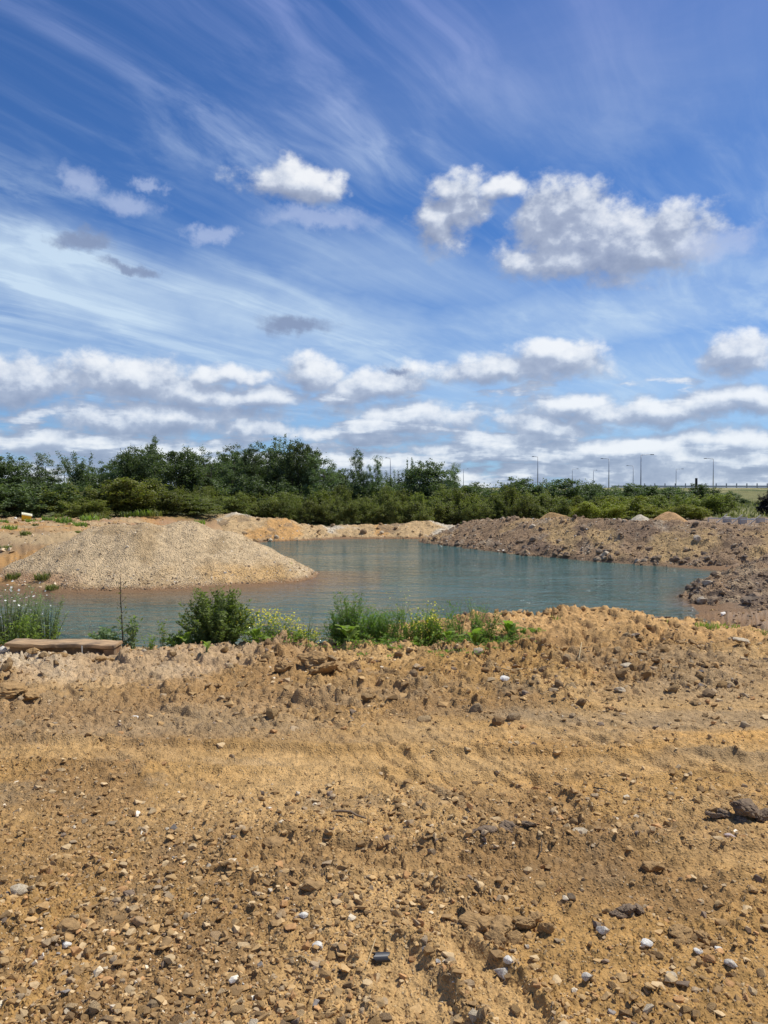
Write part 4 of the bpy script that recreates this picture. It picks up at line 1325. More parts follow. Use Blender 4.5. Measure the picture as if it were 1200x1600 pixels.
def k_bush(mat):
    def f(i):
        lob = rand_lobes(120 + i, 8, 0.36, 0.12, 0.62, 0.16, 0.28, 0.9)
        lob.append((0, 0, 0.2, 0.42, 0.42, 0.3))
        P, t, C = crown(130 + i, lob, 150, 62, 0.040, 0.4)
        # shoots sticking out of the top
        r = np.random.RandomState(140 + i); X = [P]; T = [t]
        for q in range(10):
            a = r.uniform(0, 6.3); d = .38 * math.sqrt(r.rand()); p0 = np.array([d * math.cos(a), d * math.sin(a), 0.5])
            tt = r.rand(40); X.append(p0 + np.array([math.cos(a) * .12, math.sin(a) * .12, r.uniform(.14, .34)]) * tt[:, None] + r.normal(0, .03, (40, 3))); T.append(np.full(40, .8))
        return trunk_mesh('trunk', C, 0.6, 0.014, i + 49, stems=3, nl=5), leaf_mesh('crown', np.vstack(X), 0.042, mat, i, 0.5, tint=np.concatenate(T))
    return f


mk('round', 4, k_round); mk('upright', 4, k_upright); mk('sparse', 3, k_sparse)
mk('olive', 3, k_bush(M_L_OLIVE)); mk('bramble', 4, k_bush(M_L_BRAM)); mk('broom', 2, k_bush(M_L_BROOM)); mk('darkbush', 3, k_bush(M_L_DARK)); mk('conifer', 1, k_bush(M_L_PURPLE))


def plant_tree(kind, px, topy, Y, wpx, name, label, cat, group=None, variant=None, basez=None):
    x, _, zt = at_y(px, topy, Y)
    zb = (gz(x, Y) if basez is None else basez) - 0.05
    h = zt - zb; w = wpx * Y / FPX
    vs = KIND[kind]; tr, cr = vs[(variant if variant is not None else rs.randint(len(vs))) % len(vs)]
    root = link(name, None, None, (x, Y, zb), (0, 0, rs.uniform(0, 6.3)), (w, w, h), label=label, category=cat)
    if group:
        root['group'] = group
    link('trunk', tr, root); link('crown', cr, root)
    return root


NTH = 'leftmost second third fourth fifth sixth seventh eighth ninth tenth eleventh twelfth thirteenth fourteenth fifteenth sixteenth seventeenth eighteenth nineteenth twentieth'.split()
SEEN = {}


def ORD(base):
    k = SEEN.get(base, 0); SEEN[base] = k + 1
    if k == 0:
        return base + ', leftmost of them'
    w = NTH[k] if k < 20 else 'twenty-' + ['first', 'second', 'third', 'fourth', 'fifth', 'sixth', 'seventh', 'eighth', 'ninth'][k - 20] if k < 29 else 'last'
    return base + ', ' + w + ' from left'


GT = 'trees of the belt beyond the pond'
trees = [
    ('round', -6, 706, 62, 80, 'dark broad tree at the picture edge, cut by the frame'),
    ('upright', 68, 711, 64, 80, 'grey green willow with rounded top behind the yellow container'),
    ('sparse', 126, 706, 68, 62, 'thin wind blown tree with ragged top beside a lamp post'),
    ('round', 200, 692, 70, 62, 'dark tree with knobbly top, first tall one after the ragged tree'),
    ('upright', 240, 689, 70, 44, 'narrow dark tree with pointed top between two broad ones'),
    ('round', 283, 692, 66, 92, 'broadest dark round tree standing above the gravel heap'),
    ('upright', 325, 703, 70, 62, 'dark medium tree just past the broadest round tree'),
    ('upright', 360, 704, 71, 66, 'bushy tree between the round tree and the wispy one'),
    ('upright', 398, 697, 70, 60, 'tree with frayed crown tips beside the wispy tree'),
    ('sparse', 436, 680, 72, 66, 'wispy tree whose thin top shoots rise highest of the belt'),
    ('round', 464, 683, 69, 60, 'tall dark pointed tree beside the wispy tree'),
    ('upright', 510, 711, 68, 70, 'grey green tree in the dip right after the tall pointed tree'),
    ('upright', 560, 709, 67, 44, 'upright leafy tree, left half of the twin crowns'),
    ('upright', 584, 716, 67, 38, 'upright leafy tree, lower right half of the twin crowns'),
    ('sparse', 618, 734, 70, 46, 'small scruffy tree below the lone lamp post'),
    ('sparse', 640, 716, 70, 30, 'thin shoot tree sprouting beside the wide tree'),
    ('round', 664, 715, 68, 78, 'wide dark tree with a ragged top past the lone lamp post'),
    ('upright', 706, 727, 66, 44, 'small cone shaped tree, last of the tall belt'),
    ('round', 22, 742, 63, 90, 'dark tree rounded low in front of the willow'),
    ('round', 150, 736, 69, 60, 'low tree filling the belt behind the ragged tree'),
    ('upright', 480, 706, 71, 60, 'tree filling the belt behind the tall pointed tree'),
    ('upright', 218, 702, 73, 90, 'leafy tree between the knobbly tree and narrow pointed tree'),
    ('upright', 262, 700, 73, 90, 'leafy tree behind the narrow pointed and broadest trees'),
    ('upright', 340, 706, 74, 90, 'leafy tree standing behind the medium tree'),
    ('upright', 378, 702, 74, 90, 'leafy tree forming the level part of the belt top'),
    ('upright', 415, 698, 74, 90, 'leafy tree just left of the wispy shoots'),
    ('upright', 490, 712, 73, 80, 'leafy tree on the falling edge past the tall pointed tree'),
    ('round', 178, 716, 75, 70, 'dark tree at the back of the belt, left of the knobbly topped one'),
    ('round', 222, 706, 76, 80, 'dark tree at the back between the knobbly and the narrow pointed ones'),
    ('round', 345, 714, 76, 90, 'dark tree at the back past the broadest round tree'),
    ('round', 380, 710, 77, 90, 'dark tree at the back where the belt top is level'),
    ('round', 420, 708, 77, 80, 'dark tree at the back below the wispy shoots'),
    ('round', 535, 728, 74, 80, 'dark tree at the back filling the gap before the twin crowns'),
    ('round', 50, 738, 72, 100, 'dark tree at the back behind the willow'),
    ('upright', 305, 712, 72, 60, 'tree peeping out behind the broadest round tree'),
]
for i, (k, px, ty, Y, w, lab) in enumerate(trees):
    plant_tree(k, px, ty, Y, w * 1.35, 'tree', lab, 'tree', GT, i)

GB = 'scrub bushes behind the pond'
i = 0
rb = random.Random(4)
# mid tier on the left
for (px, ty, Y, w, k, lab) in [(10, 734, 51, 110, 'darkbush', 'dark dense bush at the picture edge above the yellow container'), (60, 744, 51, 100, 'darkbush', 'dark bush in deep shade right behind the yellow container'),
                               (110, 750, 51, 80, 'olive', 'olive bush with light shoots past the dark shaded one'), (160, 738, 51.5, 90, 'olive', 'tall olive bush above the left shore grass'),
                               (208, 735, 52, 90, 'olive', 'tall olive bush with domed top behind the gravel heap'), (250, 758, 53, 80, 'bramble', 'low bramble behind the gravel heap crest'),
                               (132, 775, 48, 60, 'olive', 'yellowish low bush at the foot of the tall olive bushes'), (300, 768, 54, 90, 'bramble', 'bramble between gravel heap and broadest round tree')]:
    plant_tree(k, px, ty, Y, w * 1.2, 'bush', lab, 'bush', GB, i); i += 1
for px in range(318, 880, 19):
    plant_tree('bramble', px + rb.uniform(-6, 6), 776 + rb.uniform(-13, 7), 60 + rb.uniform(-1.5, 1.5), 44 + rb.uniform(-10, 14), 'bramble_bush', ORD('dull green bramble in the low front thicket on the far bank'), 'bush', 'brambles along the far bank', i); i += 1
for px in range(290, 880, 23):
    plant_tree('olive' if rb.random() < .5 else 'bramble', px + rb.uniform(-8, 8), 758 + rb.uniform(-11, 8), 63.5 + rb.uniform(-1.5, 1.5), 50 + rb.uniform(-10, 14), 'scrub_bush', ORD('rounded bush rising behind the front bramble thicket'), 'bush', 'bushes behind the brambles', i); i += 1
for px in range(-20, 330, 42):
    plant_tree('darkbush', px + rb.uniform(-8, 8), 752 + rb.uniform(-8, 6), 66 + rb.uniform(-1, 1), 90, 'scrub_bush', ORD('dark undergrowth bush between the tree trunks'), 'bush', 'dark undergrowth between the trunks', i); i += 1
for px in range(330, 760, 42):
    plant_tree('darkbush', px + rb.uniform(-8, 8), 738 + rb.uniform(-8, 8), 67 + rb.uniform(-1, 1), 80, 'scrub_bush', ORD('dark undergrowth bush between the tree trunks'), 'bush', 'dark undergrowth between the trunks', i); i += 1
# right hand scrub
for (px, ty, Y, w, k) in [(742, 752, 68, 60, 'darkbush'), (775, 748, 70, 64, 'darkbush'), (812, 744, 70, 60, 'darkbush'), (835, 740, 72, 56, 'darkbush'), (868, 742, 72, 60, 'darkbush'), (895, 742, 70, 56, 'darkbush'),
                          (930, 753, 74, 60, 'darkbush'), (955, 751, 76, 60, 'darkbush'), (985, 756, 78, 60, 'darkbush'), (1012, 756, 80, 60, 'darkbush'), (1040, 758, 82, 60, 'darkbush'), (1072, 757, 84, 50, 'darkbush'), (1102, 753, 84, 40, 'darkbush'), (1122, 766, 88, 36, 'darkbush')]:
    plant_tree(k, px, ty - 4, Y, w * 1.6, 'dark_shrub', ORD('dark green rounded shrub on the skyline before the road'), 'bush', 'dark skyline shrubs', i); i += 1
for px in range(840, 1130, 26):
    plant_tree(rb.choice(['olive', 'bramble', 'olive', 'darkbush']), px, 769 + rb.uniform(-5, 7), 64 + rb.uniform(-3, 5), 58 + rb.uniform(-8, 10), 'scrub_bush', ORD('mid green scrub bush on the slope behind the spoil bank'), 'bush', 'scrub on the slope behind the spoil bank', i); i += 1
for (px, ty, Y, w, lab) in [(905, 790, 55, 34, 'yellow green broom bush nearest the tan earth mound'), (930, 786, 55, 46, 'brightest yellow broom bush above the spoil bank'), (952, 792, 54, 40, 'yellow green broom bush right next to the brightest one'), (975, 776, 57, 60, 'tall yellow green broom bush with a rounded flank'),
                             (1062, 792, 56, 44, 'yellow green bush past the orange earth ramp'), (1085, 796, 55, 40, 'low yellow green bush before the site barrier'), (1025, 794, 55, 44, 'dull yellow bush between chalk pile and orange ramp')]:
    plant_tree('broom', px, ty - 9, Y, w * 1.3, 'broom_bush', lab, 'bush', 'yellow green broom bushes', i); i += 1
plant_tree('conifer', 1206, 757, 60, 46, 'conifer', 'almost black conifer at the picture edge beside the embankment', 'tree', None, 0)
for (px, ty, Y, w) in [(1165, 776, 105, 22), (1184, 785, 95, 16), (1140, 780, 95, 24)]:
    plant_tree('darkbush', px, ty, Y, w, 'meadow_bush', ORD('small lone bush dotted on the grassy embankment slope'), 'bush', 'small bushes on the embankment slope', i); i += 1

# ------------------------------------------------------------------ embankment with the road, lamps, barrier
def emb_col(x, y):
    C = np.tile(np.array([0.17, 0.165, 0.065]), (len(x), 1))
    C = lerp(C, (0.30, 0.27, 0.13), ss(fbm(x, y, 0.06, 4, 301), -0.05, 0.3))
    C = lerp(C, (0.08, 0.105, 0.035), ss(fbm(x, y, 0.09, 4, 302), 0.05, 0.3))
    return C


ex = np.linspace(-420, 420, 300); ey = np.concatenate([np.linspace(118, 200, 40), np.linspace(206, 520, 20)])
EX, EY = np.meshgrid(ex, ey); exx, eyy = EX.ravel(), EY.ravel()
ROADZ = 2.55
ez = -0.6 + (ROADZ + 0.6) * ss(eyy, 125, 199) + 0.2 * fbm(exx, eyy, 0.05, 3, 305) * (eyy < 195)
me = mesh_np('embankment', np.stack([exx, eyy, ez], 1), [grid_faces(len(ey), 300)], earth_mat('rough_grass_slope', 1.2, 0.6, 2.0, 0.3), {'col': emb_col(exx, eyy)}, True)
link('embankment', me, kind='structure', label='grassy road embankment beyond the scrub')
mr = MB(); mr.box((0, 222, ROADZ + 0.05), (840, 30, 0.12))
link('road', mr.mesh('road', plain('asphalt', (0.05, 0.05, 0.052), 0.9)), kind='structure', label='asphalt road on top of the embankment')

br = link('crash_barrier', None, None, (0, 203, ROADZ), label='long steel crash barrier along the embankment top', category='crash barrier')
mp = MB(); mp.box((0, 0, 0.45), (0.22, 0.22, 1.5)); pm = mp.mesh('post', M_STEEL)
for q in range(36):
    link('post', pm, br, (66 + q * 2.7, 0, 0))
mr = MB(); mr.box((125, -0.17, 0.35), (130, 0.1, 0.34)); mr.box((125, -0.17, 0.62), (130, 0.06, 0.08))
link('rail', mr.mesh('rail', M_STEEL), br)


def lamp(px, topy, armpx, lab, Yov=None, H=10.0):
    Y = Yov or (ROADZ + H - EYE) * FPX / (HOR - topy)
    x = (px - 600) / FPX * Y
    root = link('street_lamp', None, None, (x, Y, ROADZ), label=lab, category='street lamp', group='street lamps along the elevated road')
    m1 = MB(); m1.tube([(0, 0, 0), (0, 0, H * .5), (0, 0, H)], [0.18, 0.14, 0.10], 8); link('pole', m1.mesh('pole', M_STEEL, True), root)
    L = armpx / FPX * Y
    m2 = MB(); m2.tube([(0, 0, H - 0.1), (L * .15, 0, H + .02), (L * .8, 0, H + .10)], [0.09, .075, .06], 6); link('arm', m2.mesh('arm', M_STEEL, True), root)
    m3 = MB(); s = 1 if L > 0 else -1
    m3.add([(L * .75, -.16, H + .02), (L * .75, .16, H + .02), (L + s * .3, -.12, H), (L + s * .3, .12, H), (L * .78, -.13, H + .24), (L * .78, .13, H + .24), (L + s * .15, -.1, H + .2), (L + s * .15, .1, H + .2)],
           [(0, 1, 3, 2), (4, 6, 7, 5), (0, 4, 5, 1), (2, 3, 7, 6), (0, 2, 6, 4), (1, 5, 7, 3)])
    link('lamp_head', m3.mesh('lamp_head', plain('lamp_housing', (0.16, 0.17, 0.18), .5)), root)


lamp(101, 718, 8, 'street lamp showing above the trees beside the ragged tree')
lamp(610, 716, -7, 'street lamp rising alone above the trees near the twin crowns')
lamp(724, 733, 7, 'small street lamp just past the cone shaped tree')
lamp(840, 714, -8, 'street lamp above the dark skyline shrubs with arm pointing left')
lamp(894, 733, 9, 'small street lamp behind the dark shrubs, between two taller lamps')
lamp(951, 717, -12, 'tall street lamp with arm pointing left over open scrub')
lamp(989, 728, -10, 'shorter street lamp right beside the tallest lamp')
lamp(1001, 711, 19, 'tallest street lamp, its long arm pointing right')
lamp(1056, 733, 11, 'short street lamp with arm pointing right near the dark pole')
lamp(1114, 717, -14, 'tall street lamp with arm pointing left, last one along the road')
lamp(927, 735, 5, 'faint distant street lamp head between taller lamps', H=9.0)

x, y, zt = at_y(1088, 747, 84)
mb = MB(); mb.tube([(0, 0, 0), (0.02, 0, (zt + .6) * .5), (0, 0, zt + .6)], [.16, .14, .13], 7)
link('wooden_pole', mb.mesh('wooden_pole', plain('dark_pole_wood', (0.05, 0.045, 0.04), .9)), None, (x, y, -.6), label='dark wooden pole standing among the skyline shrubs', category='pole')

# site barriers beyond the spoil bank
rb2 = random.Random(3)
for q, (px, py, Y, lab) in enumerate([(1136, 813, 50, 'concrete block barrier with leaning brace, farthest from the conifer'), (1160, 814, 49, 'concrete block barrier with leaning brace, middle of three'), (1188, 815, 48, 'concrete block barrier with leaning brace, nearest the conifer')]):
    x, y, z = at_y(px, py, Y)
    zg = min(z, gz(x, Y) + 0.3)
    root = link('site_barrier', None, None, (x, Y, z - .30), label=lab, category='barrier', group='site barriers behind the spoil bank')
    m1 = MB(); m1.box((0, 0, .22), (.34, .5, .62), (0, 0, .1), .02); link('concrete_block', m1.mesh('concrete_block', M_CONC), root)
    m2 = MB(); m2.tube([(-.75, 0, .08), (.05, .1, .70)], .035, 5); link('brace', m2.mesh('brace', M_CONC), root)
    m3 = MB(); m3.tube([(-1.1, .3, .42), (1.1, .3, .42)], .03, 5); m3.tube([(-1.1, .3, .05), (1.1, .3, .05)], .03, 5); m3.tube([(-1.1, .3, -.3), (-1.1, .3, .45)], .03, 5); m3.tube([(1.1, .3, -.3), (1.1, .3, .45)], .03, 5)
    for t in np.linspace(-1, 1, 14):
        m3.tube([(t, .3, .05), (t, .3, .42)], .008, 3)
    link('fence_panel', m3.mesh('fence_panel', M_STEEL), root)
    m4 = MB(); m4.box((0.3, -.3, -.02), (.9, .3, .12), (0, .05, .2), .02); link('base_slab', m4.mesh('base_slab', M_CONC), root)

# yellow container on the left shore
x, y, z = at_y(40, 816, 44)
z = gz(x, y) + .05
root = link('container', None, None, (x, y, z), (0.25, 0.2, .5), label='small yellow plastic container tipped on the far left shore', category='container')
mb = MB(); mb.add([(-.22, -.16, 0), (.22, -.16, 0), (.22, .16, 0), (-.22, .16, 0), (-.26, -.2, .34), (.26, -.2, .34), (.26, .2, .34), (-.26, .2, .34)], [(3, 2, 1, 0), (0, 1, 5, 4), (1, 2, 6, 5), (2, 3, 7, 6), (3, 0, 4, 7), (4, 5, 6, 7)])
link('body', mb.mesh('body', plain('yellow_plastic', (0.75, 0.48, 0.02), .4)), root)
mb = MB(); mb.box((0, 0, .365), (.56, .44, .04)); mb.box((0, 0, .395), (.4, .3, .02)); link('lid', mb.mesh('lid', plain('pale_lid', (0.70, 0.66, 0.45), .5)), root)
for (px, py, lab) in ((24, 818, 'white fragment lying near the yellow container'), (100, 821, 'white lump among weeds on the left shore'), (81, 811, 'small white fragment on the crest of the left shore')):
    x, y = at_z(px, py, -.3); z = gz(x, y)
    link('rubble_piece', mesh_np('rubble_piece', *(lambda q: (q[0], [q[1]]))(hull_rock(77 + px, 12)), M_WHITE), None, (x, y, z + .05), (0, 0, 1), .14, label=lab, category='rubble')

# ------------------------------------------------------------------ near weeds
def blades(n, r, h, lean, wid, seed, curve=0.3):
    """curved tapering blades or thin leaves as strips of two quads"""
    q = np.random.RandomState(seed)
    a = q.uniform(0, 6.3, n); d = r * np.sqrt(q.rand(n))
    base = np.stack([d * np.cos(a), d * np.sin(a), np.zeros(n)], 1)
    H = h * q.uniform(.5, 1.15, n); b = q.uniform(0, 6.3, n); ln = lean * q.uniform(.2, 1.2, n) * H
    dr = np.stack([np.cos(b), np.sin(b), np.zeros(n)], 1); sd = np.stack([-np.sin(b), np.cos(b), np.zeros(n)], 1)
    w = (wid * q.uniform(.7, 1.3, n))[:, None]
    up = np.array([0, 0, 1.0])
    p1 = base + dr * (ln * .35)[:, None] + up * (H * .55)[:, None]; p2 = base + dr * ln[:, None] + up * (H * (1 - curve * q.rand(n)))[:, None]
    V = np.stack([base - sd * w / 2, base + sd * w / 2, p1 + sd * w / 2, p1 - sd * w / 2, p2], 1).reshape(-1, 3)
    o = (np.arange(n) * 5)[:, None]
    F4 = o + np.array([[0, 1, 2, 3]]); F3 = o + np.array([[3, 2, 4]])
    return V, F4, F3, np.repeat(q.rand(n), 5), p2


def grass_tuft_mesh(name, n, r, h, wid, seed, mat, lean=.5):
    V, a, b, t, _ = blades(n, r, h, lean, wid, seed)
    return mesh_np(name, V, [a, b], mat, {'tint': t})


def weed(x, y, h, w, seed, label, name, cat, leafmat, stemmat=M_STEM, nst=14, per=26, leaf=0.03, aspect=0.3, flower=None, fl_n=0, fl_s=0.012, shape='tall', group=None, z=None, updir=0.7, top=0.0):
    nst = int(nst * 1.5); leaf *= 1.2; h *= 1.08; w *= 1.12; fl_s *= 1.2
    r = np.random.RandomState(seed)
    root = link(name, None, None, (x, y, gz(x, y) - 0.01 if z is None else z), label=label, category=cat)
    if group:
        root['group'] = group
    mb = MB(); LP = []; LD = []; tips = []; T = []
    for s_ in range(nst):
        a = r.uniform(0, 6.3); d = w * .22 * math.sqrt(r.rand()); H = h * r.uniform(.55, 1.0)
        b = np.array([d * math.cos(a), d * math.sin(a) * .7, 0]); ln = w * .5 * r.uniform(.1, 1.0)
        if shape == 'dome':
            H = h * math.sqrt(max(.1, 1 - (ln / (w * .5)) ** 2 * .75)) * r.uniform(.7, 1)
        tip = b + np.array([ln * math.cos(a), ln * math.sin(a) * .8, H])
        mid = (b + tip) / 2 + np.array([-.05 * math.cos(a) * w, 0, .08 * H])
        pts = [b, mid, tip]
        mb.tube([tuple(p) for p in pts], [.0045 * h / .5, .003 * h / .5, .001], 4)
        tt = r.uniform(.12, 1, per)[:, None]
        c = (1 - tt) ** 2 * b + 2 * tt * (1 - tt) * mid + tt ** 2 * tip
        ang = r.uniform(0, 6.3, per)
        dr = np.stack([np.cos(ang), np.sin(ang), np.full(per, updir)], 1)
        LP.append(c + dr * leaf * .45 * r.uniform(.5, 1.6, (per, 1))); LD.append(dr); T.append(np.full(per, r.rand()) * .5 + tt[:, 0] * .4)
        tips.append(tip)
    link('stems', mb.mesh('stems', stemmat, True), root)
    lm = leaf_mesh('leaves', np.vstack(LP), leaf, leafmat, seed, aspect, tint=np.concatenate(T), dirs=np.vstack(LD))
    link('leaves', lm, root, kind='stuff')
    if flower:
        tp = np.array(tips)
        k = r.randint(len(tp), size=fl_n)
        P = tp[k] * np.array([1, 1, 1.0]) + r.normal(0, 1, (fl_n, 3)) * np.array([w * .10, w * .07, h * .10])
        P[:, 2] = np.clip(P[:, 2], h * (.35 + top), h * 1.05)
        link('flowers', leaf_mesh('flowers', P, fl_s, flower, seed + 1, 0.9, up=1.2), root, kind='stuff')
    return root


def weed_px(px, topy, wpx, Y, *a, **k):
    x, _, zt = at_y(px, topy, Y)
    z = gz(x, Y) - 0.02
    return weed(x, Y, max(0.05, zt - z), wpx * Y / FPX, *a, z=z, **k)


YB = 8.25
qx_ = rs.uniform(5.5, 15, 5000); qy_ = rs.uniform(10.5, 21, 5000); qz_ = ground(qx_, qy_)
k = (qz_ > WZ + 0.01) & (qx_ < 0.6 * qy_)
qx_, qy_, qz_ = qx_[k], qy_[k], qz_[k]
link('cove_gravel', pebble_mesh('cove_gravel', qx_, qy_, qz_, np.clip(0.02 + 0.015 * rs.pareto(2.2, len(qx_)), 0, .16), [OCT, 12], 660, pal=np.vstack([DPAL, PAL[:3]]), pw=np.array([.2, .2, .1, .1, .04, .02, .1, .1, .1])), GROUND, kind='stuff')
W1 = 'white flowered weeds at the picture edge'
weed_px(12, 921, 60, 8.7, 1, 'tall white flowered weed clump nearest the picture edge', 'mayweed', 'weed', M_L_GREY, nst=22, per=46, leaf=.03, aspect=.22, flower=M_F_WHI, fl_n=46, fl_s=.024, group=W1)
weed_px(44, 924, 58, 8.9, 2, 'tall grey green weed with white specks behind the timber beam', 'mayweed', 'weed', M_L_GREY, nst=22, per=46, leaf=.03, aspect=.22, flower=M_F_WHI, fl_n=30, fl_s=.022, group=W1)
weed_px(74, 934, 48, 8.8, 3, 'drooping grey green weed over the middle of the timber beam', 'mayweed', 'weed', M_L_GREY, nst=20, per=44, leaf=.032, aspect=.2, flower=M_F_WHI, fl_n=12, fl_s=.016, group=W1)
weed_px(30, 960, 80, 8.5, 4, 'low bright green weed tangle at the foot of the white flowers', 'weed', 'weed', M_L_NEAR, nst=24, per=36, leaf=.04, aspect=.3, shape='dome')
weed_px(165, 984, 46, 8.4, 5, 'low leafy weed at the foot of the bare tall stem', 'weed', 'weed', M_L_GREY, nst=12, per=22, leaf=.05, aspect=.4, shape='dome')
weed_px(203, 966, 28, 8.5, 6, 'grey green weed beside the bare tall stem', 'weed', 'weed', M_L_GREY, nst=7, per=18, leaf=.05, aspect=.4)
# tall bare stem
x, Y_, zt = at_y(190, 898, 8.4); z0 = gz(x, 8.4)
root = link('withered_weed', None, None, (x, 8.4, z0), label='tall dark bare weed stem with a few withered leaves', category='weed')
mb = MB(); Hh = zt - z0
mb.tube([(0.01, 0, 0), (0.0, 0, Hh * .4), (-.015, 0, Hh * .75), (-.01, 0, Hh * .97), (-.03, 0, Hh)], [.008, .0065, .005, .003, .002], 5)
for q in range(9):
    t = .3 + q * .07; a = q * 2.4
    mb.tube([(0, 0, Hh * t), (.05 * math.cos(a), .05 * math.sin(a), Hh * t + .04)], [.003, .0015], 4)
link('stem', mb.mesh('stem', M_STEM_DARK, True), root)
P = np.array([(.045 * math.cos(q * 2.4) + rs.normal(0, .008), .045 * math.sin(q * 2.4), Hh * (.28 + q % 10 * .065) + .03) for q in range(34)])
link('leaves', leaf_mesh('leaves', P, .032, M_L_BRAM, 3, .5), root, kind='stuff')
weed_px(338, 922, 92, 8.35, 7, 'dense olive green bush standing by itself on the bank edge', 'bush', 'bush', M_L_BUSH, nst=85, per=60, leaf=.034, aspect=.42, shape='dome')
weed_px(340, 950, 76, 8.25, 70, 'leafy lower growth at the foot of the dense olive bush', 'weed', 'weed', M_L_BUSH, nst=50, per=40, leaf=.034, aspect=.42, shape='dome')
weed_px(253, 975, 16, 8.4, 8, 'thin upright weed left of the dense bush', 'weed', 'weed', M_L_NEAR, nst=4, per=16, leaf=.035, aspect=.35)
weed_px(234, 990, 20, 8.4, 9, 'small narrow leaved weed tuft nearest the grey edge rock', 'weed', 'weed', M_L_NEAR, nst=6, per=16, leaf=.035, aspect=.2)
weed_px(286, 988, 50, 8.3, 10, 'low yellowish weed cushion against the dense bush', 'weed', 'weed', M_L_NEAR, nst=20, per=20, leaf=.04, aspect=.5, shape='dome')
WY_ = 'yellow flowered weeds on the bank edge'
for q, (px, ty, w, sd, lab) in enumerate([(402, 960, 60, 21, 'airy yellow flowered weed touching the dense bush'), (440, 962, 56, 22, 'airy yellow flowered weed in the middle of its row'), (478, 984, 50, 23, 'lower yellow flowered weed at the gap of open water')]):
    weed_px(px, ty, w, 8.35, sd, lab, 'mustard_weed', 'weed', M_L_NEAR, nst=18, per=16, leaf=.026, aspect=.3, flower=M_F_YEL, fl_n=210, fl_s=.018, group=WY_)
weed_px(430, 990, 110, 8.2, 24, 'low green mat under the airy yellow flowers', 'weed', 'weed', M_L_NEAR, nst=34, per=26, leaf=.035, aspect=.4, shape='dome')
for q, (px, ty, w, sd, lab) in enumerate([(545, 932, 44, 31, 'feathery bright green weed with the tallest fronds'), (568, 950, 60, 32, 'feathery green weed in the thickest part of the row'), (600, 958, 50, 33, 'feathery green weed next to the cream flowers'), (638, 956, 52, 133, 'feathery green weed directly below the cream flowered stalks'), (662, 962, 44, 134, 'low feathery green weed under the yellow flowers'), (528, 962, 34, 135, 'small feathery weed leaning over open water'), (758, 960, 40, 136, 'feathery weed tucked against the clay ridge'), (690, 964, 44, 34, 'feathery green weed behind the yellow flowers'), (728, 948, 60, 35, 'fine upright green weed beside the clay ridge')]):
    weed_px(px, ty, w, 8.4, sd, lab, 'feathery_weed', 'weed', M_L_FEATH, nst=26 if px < 620 else 9, per=46, leaf=.034, aspect=.2, group='feathery weeds on the bank edge', updir=1.3)
weed_px(622, 936, 36, 8.6, 36, 'tall pale cream flowered stalks amid the feathery weeds', 'weed', 'weed', M_L_GREY, nst=9, per=14, leaf=.025, aspect=.3, flower=M_F_YEL, fl_n=30, fl_s=.014)
for q, (px, ty, w, sd, lab) in enumerate([(655, 952, 60, 37, 'yellow flowered weed between the feathery ones'), (675, 968, 50, 38, 'low yellow flowered weed at the foot of the feathery ones')]):
    weed_px(px, ty, w, 8.4, sd, lab, 'mustard_weed', 'weed', M_L_NEAR, nst=18, per=26, leaf=.03, aspect=.3, flower=M_F_YEL, fl_n=130, fl_s=.018, group=WY_)
weed_px(745, 938, 34, 8.7, 39, 'tall thin grass stalks rising above the ridge shoulder', 'grass_clump', 'grass', M_L_NEAR, nst=10, per=14, leaf=.03, aspect=.12, updir=2)
for px, ty, lab in ((552, 924, 'wispy seeding stalks above the tallest feathery fronds'), (662, 934, 'wispy pale stalks above the yellow flowers mid row'), (715, 936, 'wispy grass stalks beside the fine upright weed'), (480, 958, 'few wispy stalks at the gap of open water'), (300, 955, 'thin wispy stalks against the side of the dense bush')):
    weed_px(px, ty, 46, 8.5, px, lab, 'grass_clump', 'grass', M_L_GREY, nst=5, per=12, leaf=.026, aspect=.14, updir=1.6)
weed_px(640, 985, 240, 8.15, 40, 'low leafy green mat under the feathery weeds', 'weed', 'weed', M_L_FEATH, nst=70, per=34, leaf=.034, aspect=.3, shape='dome')
weed_px(815, 988, 60, 8.6, 43, 'straggling low green weeds on the ridge flank past the highest dock', 'weed', 'weed', M_L_NEAR, nst=26, per=26, leaf=.026, aspect=.3, shape='dome')
weed_px(775, 990, 90, 8.35, 41, 'bright green mat at the foot of the clay ridge', 'weed', 'weed', M_L_NEAR, nst=46, per=34, leaf=.026, aspect=.3, shape='dome')


def big_leaf(L, W, seed):
    r = np.random.RandomState(seed); V = []; F = []
    n = 5
    for i in range(n + 1):
        t = i / n; w = W * math.sin(math.pi * (t * .9 + .05)) ** .7 * .5
        zz_ = .35 * L * math.sin(t * 2.2) - .1 * L * t
        for s_ in (-1, 0, 1):
            V.append((t * L, s_ * w, zz_ + abs(s_) * w * .3 + r.uniform(-.04, .04) * L))
    for i in range(n):
        for s_ in (0, 1):
            a = i * 3 + s_
            F.append((a, a + 1, a + 4, a + 3))
    me = mesh_np('leaf', np.array(V), [np.array(F)], M_L_NEAR, {'tint': np.full(len(V), .7)}, True)
    return me


LM = [big_leaf(1, .62, k) for k in range(3)]


